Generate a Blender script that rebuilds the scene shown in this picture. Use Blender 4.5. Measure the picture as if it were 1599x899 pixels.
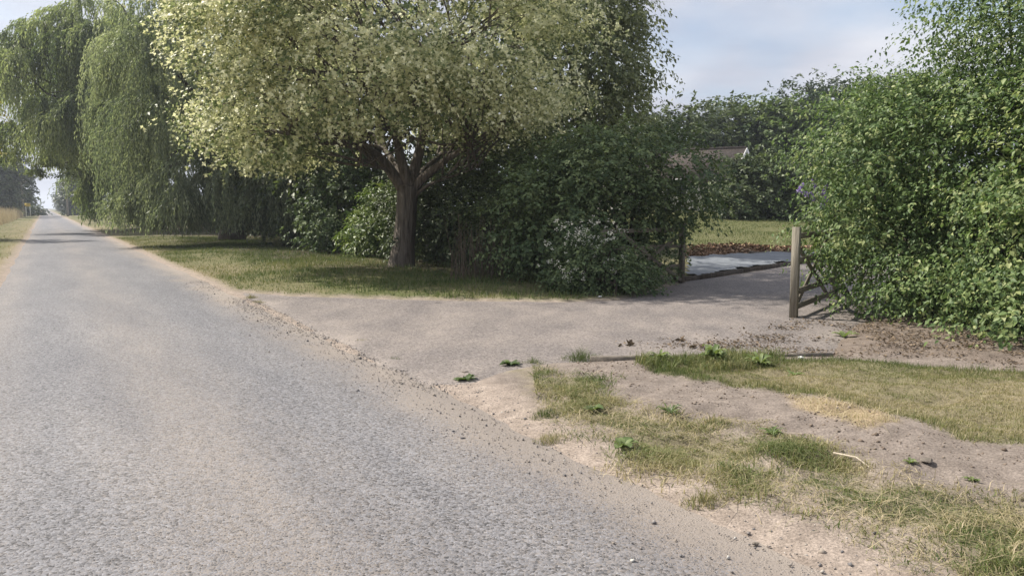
import bpy, math
import numpy as np

# ------------------------------------------------------------------ camera, sky, sun, exposure
for o in list(bpy.data.objects):
    bpy.data.objects.remove(o)
scene = bpy.context.scene
COL = scene.collection
rng = np.random.default_rng(11)

CAM_H, F_PX, CX, CY = 1.6, 1230.0, 799.5, 449.5
PITCH = math.atan((CY - 325.0) / F_PX)
cam_data = bpy.data.cameras.new('camera')
cam_data.sensor_width = 36.0
cam_data.lens = F_PX / 1599.0 * 36.0
cam_data.clip_start, cam_data.clip_end = 0.05, 4000.0
cam = bpy.data.objects.new('camera', cam_data)
cam.location = (0, 0, CAM_H)
cam.rotation_euler = (math.pi / 2 - PITCH, 0, 0)
COL.objects.link(cam)
scene.camera = cam

SUN_EL = math.radians(46)
SUN_DIR = np.array([-0.91, 0.41])          # horizontal direction towards the sun
SUN_DIR = SUN_DIR / np.linalg.norm(SUN_DIR)
world = bpy.data.worlds.new('World')
scene.world = world
world.use_nodes = True
wn, wl = world.node_tree.nodes, world.node_tree.links
wn.clear()
w_out = wn.new('ShaderNodeOutputWorld')
w_bg = wn.new('ShaderNodeBackground')
w_bg.inputs['Strength'].default_value = 0.09
sky = wn.new('ShaderNodeTexSky')
sky.sky_type = 'NISHITA'
sky.sun_disc = False
sky.sun_elevation = SUN_EL
sky.sun_rotation = math.atan2(SUN_DIR[0], SUN_DIR[1])
sky.air_density, sky.dust_density = 1.0, 1.5
tc = wn.new('ShaderNodeTexCoord')
sep = wn.new('ShaderNodeSeparateXYZ')
wl.new(tc.outputs['Generated'], sep.inputs[0])
zc = wn.new('ShaderNodeMath'); zc.operation = 'MAXIMUM'; zc.inputs[1].default_value = 0.0
wl.new(sep.outputs['Z'], zc.inputs[0])
za = wn.new('ShaderNodeMath'); za.operation = 'ADD'; za.inputs[1].default_value = 0.16
wl.new(zc.outputs[0], za.inputs[0])
dx = wn.new('ShaderNodeMath'); dx.operation = 'DIVIDE'
dy = wn.new('ShaderNodeMath'); dy.operation = 'DIVIDE'
wl.new(sep.outputs['X'], dx.inputs[0]); wl.new(za.outputs[0], dx.inputs[1])
wl.new(sep.outputs['Y'], dy.inputs[0]); wl.new(za.outputs[0], dy.inputs[1])
cmb = wn.new('ShaderNodeCombineXYZ')
wl.new(dx.outputs[0], cmb.inputs[0]); wl.new(dy.outputs[0], cmb.inputs[1])
n1 = wn.new('ShaderNodeTexNoise'); n1.inputs['Scale'].default_value = 0.75
n1.inputs['Detail'].default_value = 7; n1.inputs['Roughness'].default_value = 0.5
n1.inputs['Distortion'].default_value = 0.35
wl.new(cmb.outputs[0], n1.inputs['Vector'])
r1 = wn.new('ShaderNodeValToRGB')
r1.color_ramp.elements[0].position = 0.36; r1.color_ramp.elements[0].color = (0.42, 0.42, 0.42, 1)
r1.color_ramp.elements[1].position = 0.50; r1.color_ramp.elements[1].color = (1, 1, 1, 1)
wl.new(n1.outputs['Fac'], r1.inputs[0])
n2 = wn.new('ShaderNodeTexNoise'); n2.inputs['Scale'].default_value = 0.9
n2.inputs['Detail'].default_value = 5
wl.new(cmb.outputs[0], n2.inputs['Vector'])
r2 = wn.new('ShaderNodeValToRGB')
r2.color_ramp.elements[0].position = 0.40; r2.color_ramp.elements[0].color = (0.66, 0.69, 0.82, 1)
r2.color_ramp.elements[1].position = 0.60; r2.color_ramp.elements[1].color = (1.02, 1.04, 1.12, 1)
wl.new(n2.outputs['Fac'], r2.inputs[0])
cs = wn.new('ShaderNodeVectorMath'); cs.operation = 'SCALE'; cs.inputs['Scale'].default_value = 4.7
wl.new(r2.outputs[0], cs.inputs[0])
wm = wn.new('ShaderNodeMixRGB')
wl.new(r1.outputs[0], wm.inputs['Fac'])
wl.new(sky.outputs[0], wm.inputs[1]); wl.new(cs.outputs[0], wm.inputs[2])
wl.new(wm.outputs[0], w_bg.inputs['Color'])
wl.new(w_bg.outputs[0], w_out.inputs['Surface'])

sun_data = bpy.data.lights.new('sun', 'SUN')
sun_data.energy = 4.2
sun_data.angle = math.radians(0.55)
sun_data.color = (1.0, 0.93, 0.82)
sun = bpy.data.objects.new('sun', sun_data)
from mathutils import Vector
sun.rotation_euler = Vector((SUN_DIR[0] * math.cos(SUN_EL), SUN_DIR[1] * math.cos(SUN_EL),
                             math.sin(SUN_EL))).to_track_quat('Z', 'Y').to_euler()
sun.location = (-40, 20, 60)
COL.objects.link(sun)

vs = scene.view_settings
vs.view_transform, vs.look, vs.gamma, vs.exposure = 'Standard', 'None', 1.0, 0.95
vs.use_curve_mapping = False
cy = scene.cycles
cy.max_bounces, cy.diffuse_bounces, cy.glossy_bounces = 5, 3, 2
cy.transmission_bounces, cy.transparent_max_bounces = 3, 6
cy.sample_clamp_indirect = 6.0

# ------------------------------------------------------------------ helpers: space, noise
ST, CT = math.sin(PITCH), math.cos(PITCH)


def g(px, py, z=0.0):
    """photo pixel -> point on the level z"""
    u, v = (px - CX) / F_PX, (py - CY) / F_PX
    k = (CAM_H - z) / (ST + v * CT)
    return np.array([u * k, (CT - v * ST) * k, z])


def at(px, py, Y):
    """photo pixel -> point at ground distance Y"""
    u, v = (px - CX) / F_PX, (py - CY) / F_PX
    k = Y / (CT - v * ST)
    return np.array([u * k, Y, CAM_H - (ST + v * CT) * k])


_vx = (70 - CX) / F_PX / (CT + (CY - 325) / F_PX * ST)
RD = np.array([_vx, 1.0]); RD /= np.linalg.norm(RD)      # along the road
RN = np.array([RD[1], -RD[0]])                           # to its right
T0, T1 = -0.9, 2.93                                      # road edges across


def road_pt(s, t, z=0.0):
    p = RD * s + RN * t
    return np.array([p[0], p[1], z])


def hsh(ix, iy, seed):
    v = np.sin(ix * 127.1 + iy * 311.7 + seed * 74.7) * 43758.5453
    return v - np.floor(v)


def vnoise(x, y, seed=0):
    ix, iy = np.floor(x), np.floor(y)
    fx, fy = x - ix, y - iy
    fx, fy = fx * fx * (3 - 2 * fx), fy * fy * (3 - 2 * fy)
    a, b = hsh(ix, iy, seed), hsh(ix + 1, iy, seed)
    c, d = hsh(ix, iy + 1, seed), hsh(ix + 1, iy + 1, seed)
    return a + (b - a) * fx + (c - a) * fy + (a - b - c + d) * fx * fy


def fbm(x, y, scale=1.0, seed=0, octaves=4):
    s, amp, tot = 0.0, 1.0, 0.0
    for k in range(octaves):
        s = s + amp * vnoise(x * scale * 2 ** k, y * scale * 2 ** k, seed + k * 13)
        tot += amp; amp *= 0.5
    return s / tot


def sstep(a, b, x):
    t = np.clip((x - a) / (b - a), 0, 1)
    return t * t * (3 - 2 * t)


def sdf(poly, X, Y):
    """signed distance to a polygon, negative inside"""
    X, Y = np.asarray(X, float), np.asarray(Y, float)
    d = np.full(X.shape, 1e18); inside = np.zeros(X.shape, bool)
    n = len(poly)
    for i in range(n):
        ax, ay = poly[i][0], poly[i][1]
        bx, by = poly[(i + 1) % n][0], poly[(i + 1) % n][1]
        ex, ey = bx - ax, by - ay
        wx, wy = X - ax, Y - ay
        h = np.clip((wx * ex + wy * ey) / (ex * ex + ey * ey + 1e-12), 0, 1)
        d = np.minimum(d, (wx - ex * h) ** 2 + (wy - ey * h) ** 2)
        c = ((ay > Y) != (by > Y)) & (X < (bx - ax) * (Y - ay) / (by - ay + 1e-12) + ax)
        inside ^= c
    d = np.sqrt(d)
    return np.where(inside, -d, d)


def pixpoly(pts):
    return [g(x, y)[:2] for x, y in pts]


def norm(v):
    return v / (np.linalg.norm(v, axis=-1, keepdims=True) + 1e-9)


# ------------------------------------------------------------------ helpers: objects
def tag(o, label=None, cat=None, group=None, kind=None):
    if label: o['label'] = label
    if cat: o['category'] = cat
    if group: o['group'] = group
    if kind: o['kind'] = kind
    return o


def empty(name, loc):
    o = bpy.data.objects.new(name, None)
    o.location = tuple(float(c) for c in loc)
    o.empty_display_size = 0.3
    COL.objects.link(o)
    return o


def mesh_obj(name, V, F, mat=None, parent=None, attrs=None, smooth=False, colors=None):
    """V (n,3) in world space; F: (m,3)/(m,4) array or list of such arrays."""
    V = np.asarray(V, np.float32).reshape(-1, 3)
    Fs = [np.asarray(f, np.int32) for f in (F if isinstance(F, list) else [F]) if len(f)]
    me = bpy.data.meshes.new(name)
    if parent is not None:
        q = parent
        while q is not None:
            V = V - np.array(q.location, np.float32); q = q.parent
    me.vertices.add(len(V)); me.vertices.foreach_set('co', V.ravel())
    loops = np.concatenate([f.ravel() for f in Fs])
    sizes = np.concatenate([np.full(len(f), f.shape[1], np.int32) for f in Fs])
    starts = np.concatenate([[0], np.cumsum(sizes)[:-1]]).astype(np.int32)
    me.loops.add(len(loops)); me.loops.foreach_set('vertex_index', loops)
    me.polygons.add(len(sizes)); me.polygons.foreach_set('loop_start', starts)
    if smooth:
        me.polygons.foreach_set('use_smooth', np.ones(len(sizes), bool))
    me.update(calc_edges=True)
    if attrs:
        for k, (dom, val) in attrs.items():
            a = me.attributes.new(k, 'FLOAT', dom)
            a.data.foreach_set('value', np.asarray(val, np.float32).ravel())
    if colors is not None:
        a = me.attributes.new('tone', 'FLOAT_COLOR', 'POINT')
        c = np.ones((len(V), 4), np.float32); c[:, :3] = colors
        a.data.foreach_set('color', c.ravel())
    me.validate()
    o = bpy.data.objects.new(name, me)
    COL.objects.link(o)
    if mat: me.materials.append(mat)
    if parent is not None: o.parent = parent
    return o


class MB:
    def __init__(s): s.v, s.f, s.n = [], [], 0

    def add(s, V, F):
        V = np.asarray(V, float)
        s.v.append(V); s.f.append(np.asarray(F, int) + s.n); s.n += len(V)

    def tube(s, pts, radii, sides=8, cap=True, wob=0.0):
        pts = np.asarray(pts, float); n = len(pts)
        d = np.gradient(pts, axis=0); d = norm(d)
        up = np.array([0.31, 0.93, 0.2])
        a = norm(np.cross(d, up)); b = np.cross(d, a)
        th = np.linspace(0, 2 * np.pi, sides, endpoint=False)
        r = np.broadcast_to(np.asarray(radii, float), (n,))[:, None] * np.ones((1, sides))
        if wob: r = r * (1 + wob * np.sin(th * 3 + np.arange(n)[:, None] * .35) + wob * .6 * np.sin(th * 5 + 1.3))
        V = pts[:, None] + a[:, None] * (np.cos(th) * r)[..., None] + b[:, None] * (np.sin(th) * r)[..., None]
        i = np.arange(n - 1)[:, None] * sides; j = np.arange(sides)[None]
        k = (j + 1) % sides
        Q = np.stack([i + j, i + k, i + sides + k, i + sides + j], -1).reshape(-1, 4)
        tri = [np.stack([Q[:, 0], Q[:, 1], Q[:, 2]], 1), np.stack([Q[:, 0], Q[:, 2], Q[:, 3]], 1)]
        V = V.reshape(-1, 3)
        if cap:
            V = np.vstack([V, pts[-1] + d[-1] * r[-1, 0] * .5, pts[0]])
            e = (n - 1) * sides
            tri.append(np.stack([e + j[0], e + k[0], np.full(sides, n * sides)], 1))
            tri.append(np.stack([k[0], j[0], np.full(sides, n * sides + 1)], 1))
        s.add(V, np.vstack(tri))

    def box(s, a, b, w, h, up=(0, 0, 1), bev=0.006):
        """bar of rectangular section w x h from a to b, edges chamfered"""
        a, b, up = np.asarray(a, float), np.asarray(b, float), np.asarray(up, float)
        d = norm(b - a); side = norm(np.cross(d, up)); u = np.cross(side, d)
        c = min(bev, w * .3, h * .3)
        prof = [(-w / 2 + c, -h / 2), (w / 2 - c, -h / 2), (w / 2, -h / 2 + c), (w / 2, h / 2 - c),
                (w / 2 - c, h / 2), (-w / 2 + c, h / 2), (-w / 2, h / 2 - c), (-w / 2, -h / 2 + c)]
        V = [p + side * x + u * y for p in (a, b) for x, y in prof]
        F = []
        for k in range(8):
            m = (k + 1) % 8
            F += [(k, m, 8 + m), (k, 8 + m, 8 + k)]
        for k in range(1, 7):
            F += [(0, k + 1, k), (8, 8 + k, 8 + k + 1)]
        s.add(V, F)

    def build(s, name, mat, parent=None, smooth=False, **kw):
        return mesh_obj(name, np.vstack(s.v), np.vstack(s.f), mat, parent, smooth=smooth, **kw)


# ------------------------------------------------------------------ helpers: materials
def new_mat(name):
    m = bpy.data.materials.new(name); m.use_nodes = True
    nt = m.node_tree; nt.nodes.clear()
    out = nt.nodes.new('ShaderNodeOutputMaterial')
    return m, nt.nodes, nt.links, out


def ramp(n, stops):
    r = n.new('ShaderNodeValToRGB'); e = r.color_ramp.elements
    while len(e) < len(stops): e.new(0.5)
    for k, (p, c) in enumerate(stops):
        e[k].position = p; e[k].color = (*c, 1)
    return r


def leaf_mat(name, stops, transl=0.30, rough=0.5, spec=0.35, tcol=(1.15, 1.2, 0.7)):
    m, n, l, out = new_mat(name)
    a = n.new('ShaderNodeAttribute'); a.attribute_name = 'tint'
    r = ramp(n, stops); l.new(a.outputs['Fac'], r.inputs[0])
    p = n.new('ShaderNodeBsdfPrincipled')
    p.inputs['Roughness'].default_value = rough
    p.inputs['Specular IOR Level'].default_value = spec
    l.new(r.outputs[0], p.inputs['Base Color'])
    t = n.new('ShaderNodeBsdfTranslucent')
    mx = n.new('ShaderNodeMixRGB'); mx.blend_type = 'MULTIPLY'; mx.inputs[0].default_value = 1
    mx.inputs[2].default_value = (*tcol, 1)
    l.new(r.outputs[0], mx.inputs[1]); l.new(mx.outputs[0], t.inputs['Color'])
    ms = n.new('ShaderNodeMixShader'); ms.inputs[0].default_value = transl
    l.new(p.outputs[0], ms.inputs[1]); l.new(t.outputs[0], ms.inputs[2])
    l.new(ms.outputs[0], out.inputs['Surface'])
    return m


def noise_mat(name, stops, scale=8.0, detail=6, rough=0.85, bump=0.3, bscale=40.0, stretch=(1, 1, 1), spec=0.3, bdist=0.02):
    m, n, l, out = new_mat(name)
    t = n.new('ShaderNodeTexCoord'); mp = n.new('ShaderNodeMapping')
    mp.inputs['Scale'].default_value = stretch
    l.new(t.outputs['Object'], mp.inputs[0])
    a = n.new('ShaderNodeTexNoise'); a.inputs['Scale'].default_value = scale; a.inputs['Detail'].default_value = detail
    a.inputs['Roughness'].default_value = .65
    l.new(mp.outputs[0], a.inputs['Vector'])
    r = ramp(n, stops); l.new(a.outputs['Fac'], r.inputs[0])
    b = n.new('ShaderNodeTexNoise'); b.inputs['Scale'].default_value = bscale; b.inputs['Detail'].default_value = 5
    l.new(mp.outputs[0], b.inputs['Vector'])
    bp = n.new('ShaderNodeBump'); bp.inputs['Strength'].default_value = bump; bp.inputs['Distance'].default_value = bdist
    l.new(b.outputs['Fac'], bp.inputs['Height'])
    p = n.new('ShaderNodeBsdfPrincipled'); p.inputs['Roughness'].default_value = rough
    p.inputs['Specular IOR Level'].default_value = spec
    l.new(r.outputs[0], p.inputs['Base Color']); l.new(bp.outputs[0], p.inputs['Normal'])
    l.new(p.outputs[0], out.inputs['Surface'])
    return m


def tone_mat(name, fine=60.0, amount=0.5, bump=0.5, bdist=0.02, rough=0.95):
    """ground: the colour of each kind of soil from the mesh, broken up by fine noise"""
    m, n, l, out = new_mat(name)
    a = n.new('ShaderNodeAttribute'); a.attribute_name = 'tone'
    t = n.new('ShaderNodeTexCoord')
    f = n.new('ShaderNodeTexNoise'); f.inputs['Scale'].default_value = fine; f.inputs['Detail'].default_value = 8
    f.inputs['Roughness'].default_value = .7
    f2 = n.new('ShaderNodeTexNoise'); f2.inputs['Scale'].default_value = fine * .12; f2.inputs['Detail'].default_value = 6
    v = n.new('ShaderNodeTexVoronoi'); v.inputs['Scale'].default_value = fine * 1.1
    for q in (f, f2, v): l.new(t.outputs['Object'], q.inputs['Vector'])
    r = ramp(n, [(0.3, (1 - amount,) * 3), (0.7, (1 + amount,) * 3)])
    l.new(f.outputs['Fac'], r.inputs[0])
    r2 = ramp(n, [(0.3, (.78, .77, .76)), (0.7, (1.2, 1.2, 1.2))]); l.new(f2.outputs['Fac'], r2.inputs[0])
    m1 = n.new('ShaderNodeMixRGB'); m1.blend_type = 'MULTIPLY'; m1.inputs[0].default_value = 1
    m2 = n.new('ShaderNodeMixRGB'); m2.blend_type = 'MULTIPLY'; m2.inputs[0].default_value = 1
    l.new(a.outputs['Color'], m1.inputs[1]); l.new(r.outputs[0], m1.inputs[2])
    l.new(m1.outputs[0], m2.inputs[1]); l.new(r2.outputs[0], m2.inputs[2])
    ad = n.new('ShaderNodeMath'); ad.operation = 'MULTIPLY_ADD'; ad.inputs[1].default_value = -.35
    l.new(v.outputs['Distance'], ad.inputs[0]); l.new(f.outputs['Fac'], ad.inputs[2])
    bp = n.new('ShaderNodeBump'); bp.inputs['Strength'].default_value = bump; bp.inputs['Distance'].default_value = bdist
    l.new(ad.outputs[0], bp.inputs['Height'])
    p = n.new('ShaderNodeBsdfPrincipled'); p.inputs['Roughness'].default_value = rough
    p.inputs['Specular IOR Level'].default_value = .15
    l.new(m2.outputs[0], p.inputs['Base Color']); l.new(bp.outputs[0], p.inputs['Normal'])
    l.new(p.outputs[0], out.inputs['Surface'])
    return m


def chip_mat(name, chip=(0.142, 0.143, 0.154), sand=(0.245, 0.212, 0.183), cell=66.0, patch=0.36, road=True):
    """surface-dressed lane: stone chips set in dust, worn wheel tracks"""
    m, n, l, out = new_mat(name)
    t = n.new('ShaderNodeTexCoord')
    v = n.new('ShaderNodeTexVoronoi'); v.inputs['Scale'].default_value = cell
    ve = n.new('ShaderNodeTexVoronoi'); ve.feature = 'DISTANCE_TO_EDGE'; ve.inputs['Scale'].default_value = cell
    wn_ = n.new('ShaderNodeTexNoise'); wn_.inputs['Scale'].default_value = 26; wn_.inputs['Detail'].default_value = 4
    big = n.new('ShaderNodeTexNoise'); big.inputs['Scale'].default_value = .8; big.inputs['Detail'].default_value = 7
    big.inputs['Roughness'].default_value = .62
    mp = n.new('ShaderNodeMapping'); mp.vector_type = 'TEXTURE'; mp.inputs['Scale'].default_value = (3.2, .62, 1) if road else (.9, .5, 1)
    mp.inputs['Rotation'].default_value = (0, 0, math.atan2(RD[1], RD[0])) if road else (0, 0, math.pi / 2)
    for q in (v, ve, wn_): l.new(t.outputs['Object'], q.inputs['Vector'])
    l.new(t.outputs['Object'], mp.inputs[0]); l.new(mp.outputs[0], big.inputs['Vector'])
    cr = ramp(n, [(0.0, tuple(c * .34 for c in chip)), (.45, chip), (0.8, tuple(c * 1.25 for c in chip)), (1.0, tuple(c * 1.6 for c in chip))])
    sepc = n.new('ShaderNodeSeparateColor'); l.new(v.outputs['Color'], sepc.inputs[0])
    l.new(sepc.outputs[0], cr.inputs[0])
    # dust fills the gaps: more where the big noise is high
    a = n.new('ShaderNodeAttribute'); a.attribute_name = 'dust'
    s1 = n.new('ShaderNodeMath'); s1.operation = 'MULTIPLY_ADD'; s1.inputs[1].default_value = patch * 2.0
    l.new(big.outputs['Fac'], s1.inputs[0])
    s0 = n.new('ShaderNodeMath'); s0.operation = 'SUBTRACT'; s0.inputs[1].default_value = patch
    l.new(a.outputs['Fac'], s0.inputs[0]); l.new(s0.outputs[0], s1.inputs[2])
    ed = n.new('ShaderNodeMath'); ed.operation = 'MULTIPLY_ADD'; ed.inputs[1].default_value = -2.6
    l.new(ve.outputs['Distance'], ed.inputs[0]); l.new(s1.outputs[0], ed.inputs[2])
    s2 = n.new('ShaderNodeMath'); s2.operation = 'MULTIPLY_ADD'; s2.inputs[1].default_value = .9
    sh = n.new('ShaderNodeMath'); sh.operation = 'ADD'; sh.inputs[1].default_value = -.1
    l.new(wn_.outputs['Fac'], s2.inputs[0]); l.new(ed.outputs[0], s2.inputs[2]); l.new(s2.outputs[0], sh.inputs[0])
    cl = n.new('ShaderNodeClamp'); cl.inputs['Max'].default_value = .93
    l.new(sh.outputs[0], cl.inputs['Value'])
    mx = n.new('ShaderNodeMixRGB'); mx.inputs[2].default_value = (*sand, 1)
    l.new(cl.outputs[0], mx.inputs[0]); l.new(cr.outputs[0], mx.inputs[1])
    b2 = ramp(n, [(.3, (.84, .84, .86)), (.7, (1.14, 1.13, 1.12))]); l.new(big.outputs['Fac'], b2.inputs[0])
    mm = n.new('ShaderNodeMixRGB'); mm.blend_type = 'MULTIPLY'; mm.inputs[0].default_value = 1
    l.new(mx.outputs[0], mm.inputs[1]); l.new(b2.outputs[0], mm.inputs[2])
    mn = n.new('ShaderNodeMath'); mn.operation = 'MINIMUM'; mn.inputs[1].default_value = .32
    l.new(ve.outputs['Distance'], mn.inputs[0])
    hh = n.new('ShaderNodeMath'); hh.operation = 'MULTIPLY'
    l.new(mn.outputs[0], hh.inputs[0]); l.new(sepc.outputs[1], hh.inputs[1])
    h2 = n.new('ShaderNodeMath'); h2.operation = 'MULTIPLY_ADD'; h2.inputs[1].default_value = .35
    l.new(wn_.outputs['Fac'], h2.inputs[0]); l.new(hh.outputs[0], h2.inputs[2])
    bp = n.new('ShaderNodeBump'); bp.inputs['Strength'].default_value = .7; bp.inputs['Distance'].default_value = .016 if road else .010
    l.new(h2.outputs[0], bp.inputs['Height'])
    p = n.new('ShaderNodeBsdfPrincipled'); p.inputs['Roughness'].default_value = .72
    p.inputs['Specular IOR Level'].default_value = .3
    l.new(mm.outputs[0], p.inputs['Base Color']); l.new(bp.outputs[0], p.inputs['Normal'])
    l.new(p.outputs[0], out.inputs['Surface'])
    return m


M = {}
M['ground'] = tone_mat('ground_soil')
M['road'] = chip_mat('road_chippings')
M['drive'] = chip_mat('drive_tarmac', chip=(0.162, 0.145, 0.138), sand=(0.272, 0.236, 0.208), cell=58.0, patch=.55, road=False)
M['bark'] = noise_mat('bark_grey_brown', [(.30, (.045, .036, .029)), (.5, (.115, .096, .078)), (.72, (.20, .172, .142))], 13, detail=9, stretch=(1, 1, .14), bump=1.0, bscale=16, bdist=.08)
M['bark_dark'] = noise_mat('bark_dark', [(.3, (.035, .028, .022)), (.75, (.11, .09, .07))], 6, stretch=(1, 1, .22), bump=.9, bscale=18, bdist=.05)
M['wood'] = noise_mat('weathered_wood', [(.25, (.10, .088, .066)), (.5, (.205, .185, .145)), (.75, (.31, .285, .225))], 22, detail=8, stretch=(1.6, 1.6, .12), bump=.8, bscale=50, bdist=.012)
M['wood_h'] = noise_mat('weathered_wood_rail', [(.25, (0.107, 0.094, 0.074)), (.6, (0.197, 0.172, 0.135)), (.85, (0.271, 0.238, 0.189))], 12, stretch=(.6, .6, 3), bump=.5, bscale=60)
M['stone'] = leaf_mat('loose_stone', [(0, (0.078, 0.078, 0.086)), (.45, (0.164, 0.156, 0.156)), (.8, (0.281, 0.242, 0.203)), (1, (0.484, 0.468, 0.437))], transl=0, rough=.85, spec=.2)
M['clod'] = leaf_mat('soil_clod', [(0, (0.117, 0.090, 0.070)), (.6, (0.195, 0.156, 0.125)), (1, (0.281, 0.234, 0.195))], transl=0, rough=.95, spec=.1)
M['litter'] = leaf_mat('dead_leaves', [(0, (0.048, 0.036, 0.027)), (.5, (0.128, 0.096, 0.068)), (1, (0.256, 0.196, 0.136))], transl=.1, rough=.8, spec=.1)
M['mulch'] = leaf_mat('bark_mulch', [(0, (0.083, 0.045, 0.029)), (.5, (0.223, 0.135, 0.085)), (1, (0.414, 0.297, 0.205))], transl=0, rough=.9, spec=.1)
M['concrete'] = noise_mat('concrete_kerb', [(.3, (0.086, 0.074, 0.061)), (.7, (0.199, 0.173, 0.146))], 14, bump=.4, bscale=90)
M['grass'] = leaf_mat('grass_blades', [(0, (0.055, 0.087, 0.026)), (.30, (0.120, 0.156, 0.053)), (.55, (0.230, 0.221, 0.106)), (.8, (0.368, 0.313, 0.193)), (1, (0.478, 0.405, 0.276))], transl=.25, rough=.6, spec=.2)
M['reed'] = leaf_mat('dry_field_grass', [(0, (.27, .225, .14)), (1, (.48, .41, .29))], transl=.25, rough=.8, spec=.1, tcol=(1.05, 1.03, .85))
M['dock'] = leaf_mat('weed_leaf', [(0, (0.060, 0.095, 0.035)), (.6, (0.120, 0.170, 0.060)), (1, (0.200, 0.250, 0.100))], transl=.35, rough=.45)
M['maple'] = leaf_mat('variegated_leaf', [(0, (0.127, 0.168, 0.065)), (.2, (0.254, 0.289, 0.135)), (.45, (0.551, 0.556, 0.311)), (1, (0.820, 0.812, 0.559))], transl=.38, rough=.5, tcol=(1.08, 1.10, .98))
M['willow'] = leaf_mat('willow_leaf', [(0, (0.095, 0.129, 0.088)), (.5, (0.204, 0.239, 0.166)), (1, (0.356, 0.393, 0.278))], transl=.5, rough=.5)
M['willow_y'] = leaf_mat('willow_leaf_yellowish', [(0, (0.103, 0.140, 0.077)), (.5, (0.210, 0.254, 0.143)), (1, (0.349, 0.394, 0.226))], transl=.5, rough=.5)
M['olive'] = leaf_mat('olive_leaf', [(0, (0.086, 0.115, 0.052)), (.5, (0.172, 0.201, 0.098)), (1, (0.310, 0.333, 0.172))], transl=.32)
M['green'] = leaf_mat('green_leaf', [(0, (0.034, 0.060, 0.019)), (.5, (0.073, 0.112, 0.033)), (1, (0.136, 0.185, 0.053))], transl=.28)
M['hedge'] = leaf_mat('hedge_leaf', [(0, (0.049, 0.085, 0.033)), (.45, (0.112, 0.174, 0.063)), (.8, (0.195, 0.258, 0.098)), (1, (0.312, 0.348, 0.152))], transl=.32, rough=.5, spec=.25, tcol=(1.05, 1.15, .8))
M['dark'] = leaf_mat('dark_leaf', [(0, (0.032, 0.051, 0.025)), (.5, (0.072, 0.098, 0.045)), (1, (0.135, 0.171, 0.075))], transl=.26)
M['ivy'] = leaf_mat('ivy_leaf', [(0, (0.047, 0.079, 0.039)), (.5, (0.098, 0.142, 0.066)), (1, (0.183, 0.229, 0.105))], transl=.26, rough=.55, spec=.2)
M['laurel'] = leaf_mat('laurel_leaf', [(0, (0.054, 0.098, 0.029)), (.5, (0.127, 0.185, 0.054)), (1, (0.254, 0.303, 0.108))], transl=.28, rough=.45, spec=.3)
M['far'] = leaf_mat('far_leaf', [(0, (0.038, 0.060, 0.030)), (.5, (0.076, 0.102, 0.047)), (1, (0.127, 0.158, 0.068))], transl=.26)
M['conifer'] = leaf_mat('conifer_needles', [(0, (0.034, 0.054, 0.034)), (.5, (0.062, 0.090, 0.052)), (1, (0.102, 0.134, 0.072))], transl=.15)
M['yellow_leaf'] = leaf_mat('yellowing_leaf', [(0, (.16, .17, .04)), (1, (.38, .33, .07))], transl=.34)
M['white_flower'] = leaf_mat('white_flower', [(0, (0.399, 0.399, 0.332)), (1, (0.646, 0.646, 0.570))], transl=.25, tcol=(1, 1, 1))
M['purple_flower'] = leaf_mat('purple_flower', [(0, (.26, .18, .48)), (1, (.50, .38, .78))], transl=.2, tcol=(1, 1, 1))
M['stalk'] = leaf_mat('dead_stalk', [(0, (0.054, 0.041, 0.029)), (1, (0.153, 0.117, 0.086))], transl=.05, rough=.9)


# ------------------------------------------------------------------ the ground and what it is made of
DRIVE = pixpoly([(372, 456), (455, 463), (560, 466), (700, 470), (880, 472), (968, 469), (1040, 448), (1078, 438), (1160, 427),
                 (1240, 414), (1400, 392)]) + [np.array([13.5, 22.0]), np.array([9.0, 13.5]), g(1420, 470)[:2]] + pixpoly(
    [(1330, 512), (1302, 556), (1100, 560), (930, 564), (850, 568), (790, 578), (735, 598), (690, 600)]) + [g(660, 600)[:2]]
STRIP = pixpoly([(795, 570), (860, 588), (930, 604), (990, 640), (1060, 666), (1165, 680), (1250, 706), (1330, 730), (1440, 770),
                 (1520, 806), (1640, 812), (1700, 899), (1650, 960), (1440, 915), (1290, 842), (1180, 792), (1070, 762), (960, 735), (900, 692), (850, 655), (818, 610)])
LAWN = pixpoly([(985, 570), (1120, 566), (1320, 566), (1480, 580), (1700, 600), (1900, 640), (1800, 712), (1599, 716), (1500, 708),
                (1385, 668), (1280, 642), (1150, 616), (1060, 602), (1000, 590)])
STRAW = pixpoly([(1225, 632), (1290, 640), (1390, 665), (1400, 682), (1340, 690), (1270, 668), (1230, 650)])
LITTER = pixpoly([(1165, 515), (1250, 497), (1420, 500), (1620, 545), (1620, 585), (1480, 565), (1310, 558), (1150, 552), (1020, 548), (1060, 535)])


def garden(X, Y):
    return sstep(0.5, 4.0, X) * sstep(26, 30, Y)


def masks(X, Y):
    T = X * RN[0] + Y * RN[1]
    wob = (fbm(X, Y, .8, 3) - .5) * .55 + (fbm(X, Y, 4.0, 5) - .5) * .22
    m = {'T': T}
    m['road'] = np.maximum(T0 - T, T - T1) + wob * .45
    m['drive'] = sdf(DRIVE, X, Y) + wob * .25
    m['strip'] = sdf(STRIP, X, Y) + wob * .5 + (fbm(X, Y, 1.7, 7) - .5) * .55
    m['lawn'] = sdf(LAWN, X, Y) + wob * .5 + (fbm(X, Y, 2.4, 9) - .5) * .3
    m['straw'] = sdf(STRAW, X, Y) + wob * .3
    m['litter'] = sdf(LITTER, X, Y) + wob * .5
    m['near'] = (T > T1) & (Y < 12.6) & (X > -3)
    m['left'] = T < T0
    return m


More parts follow.
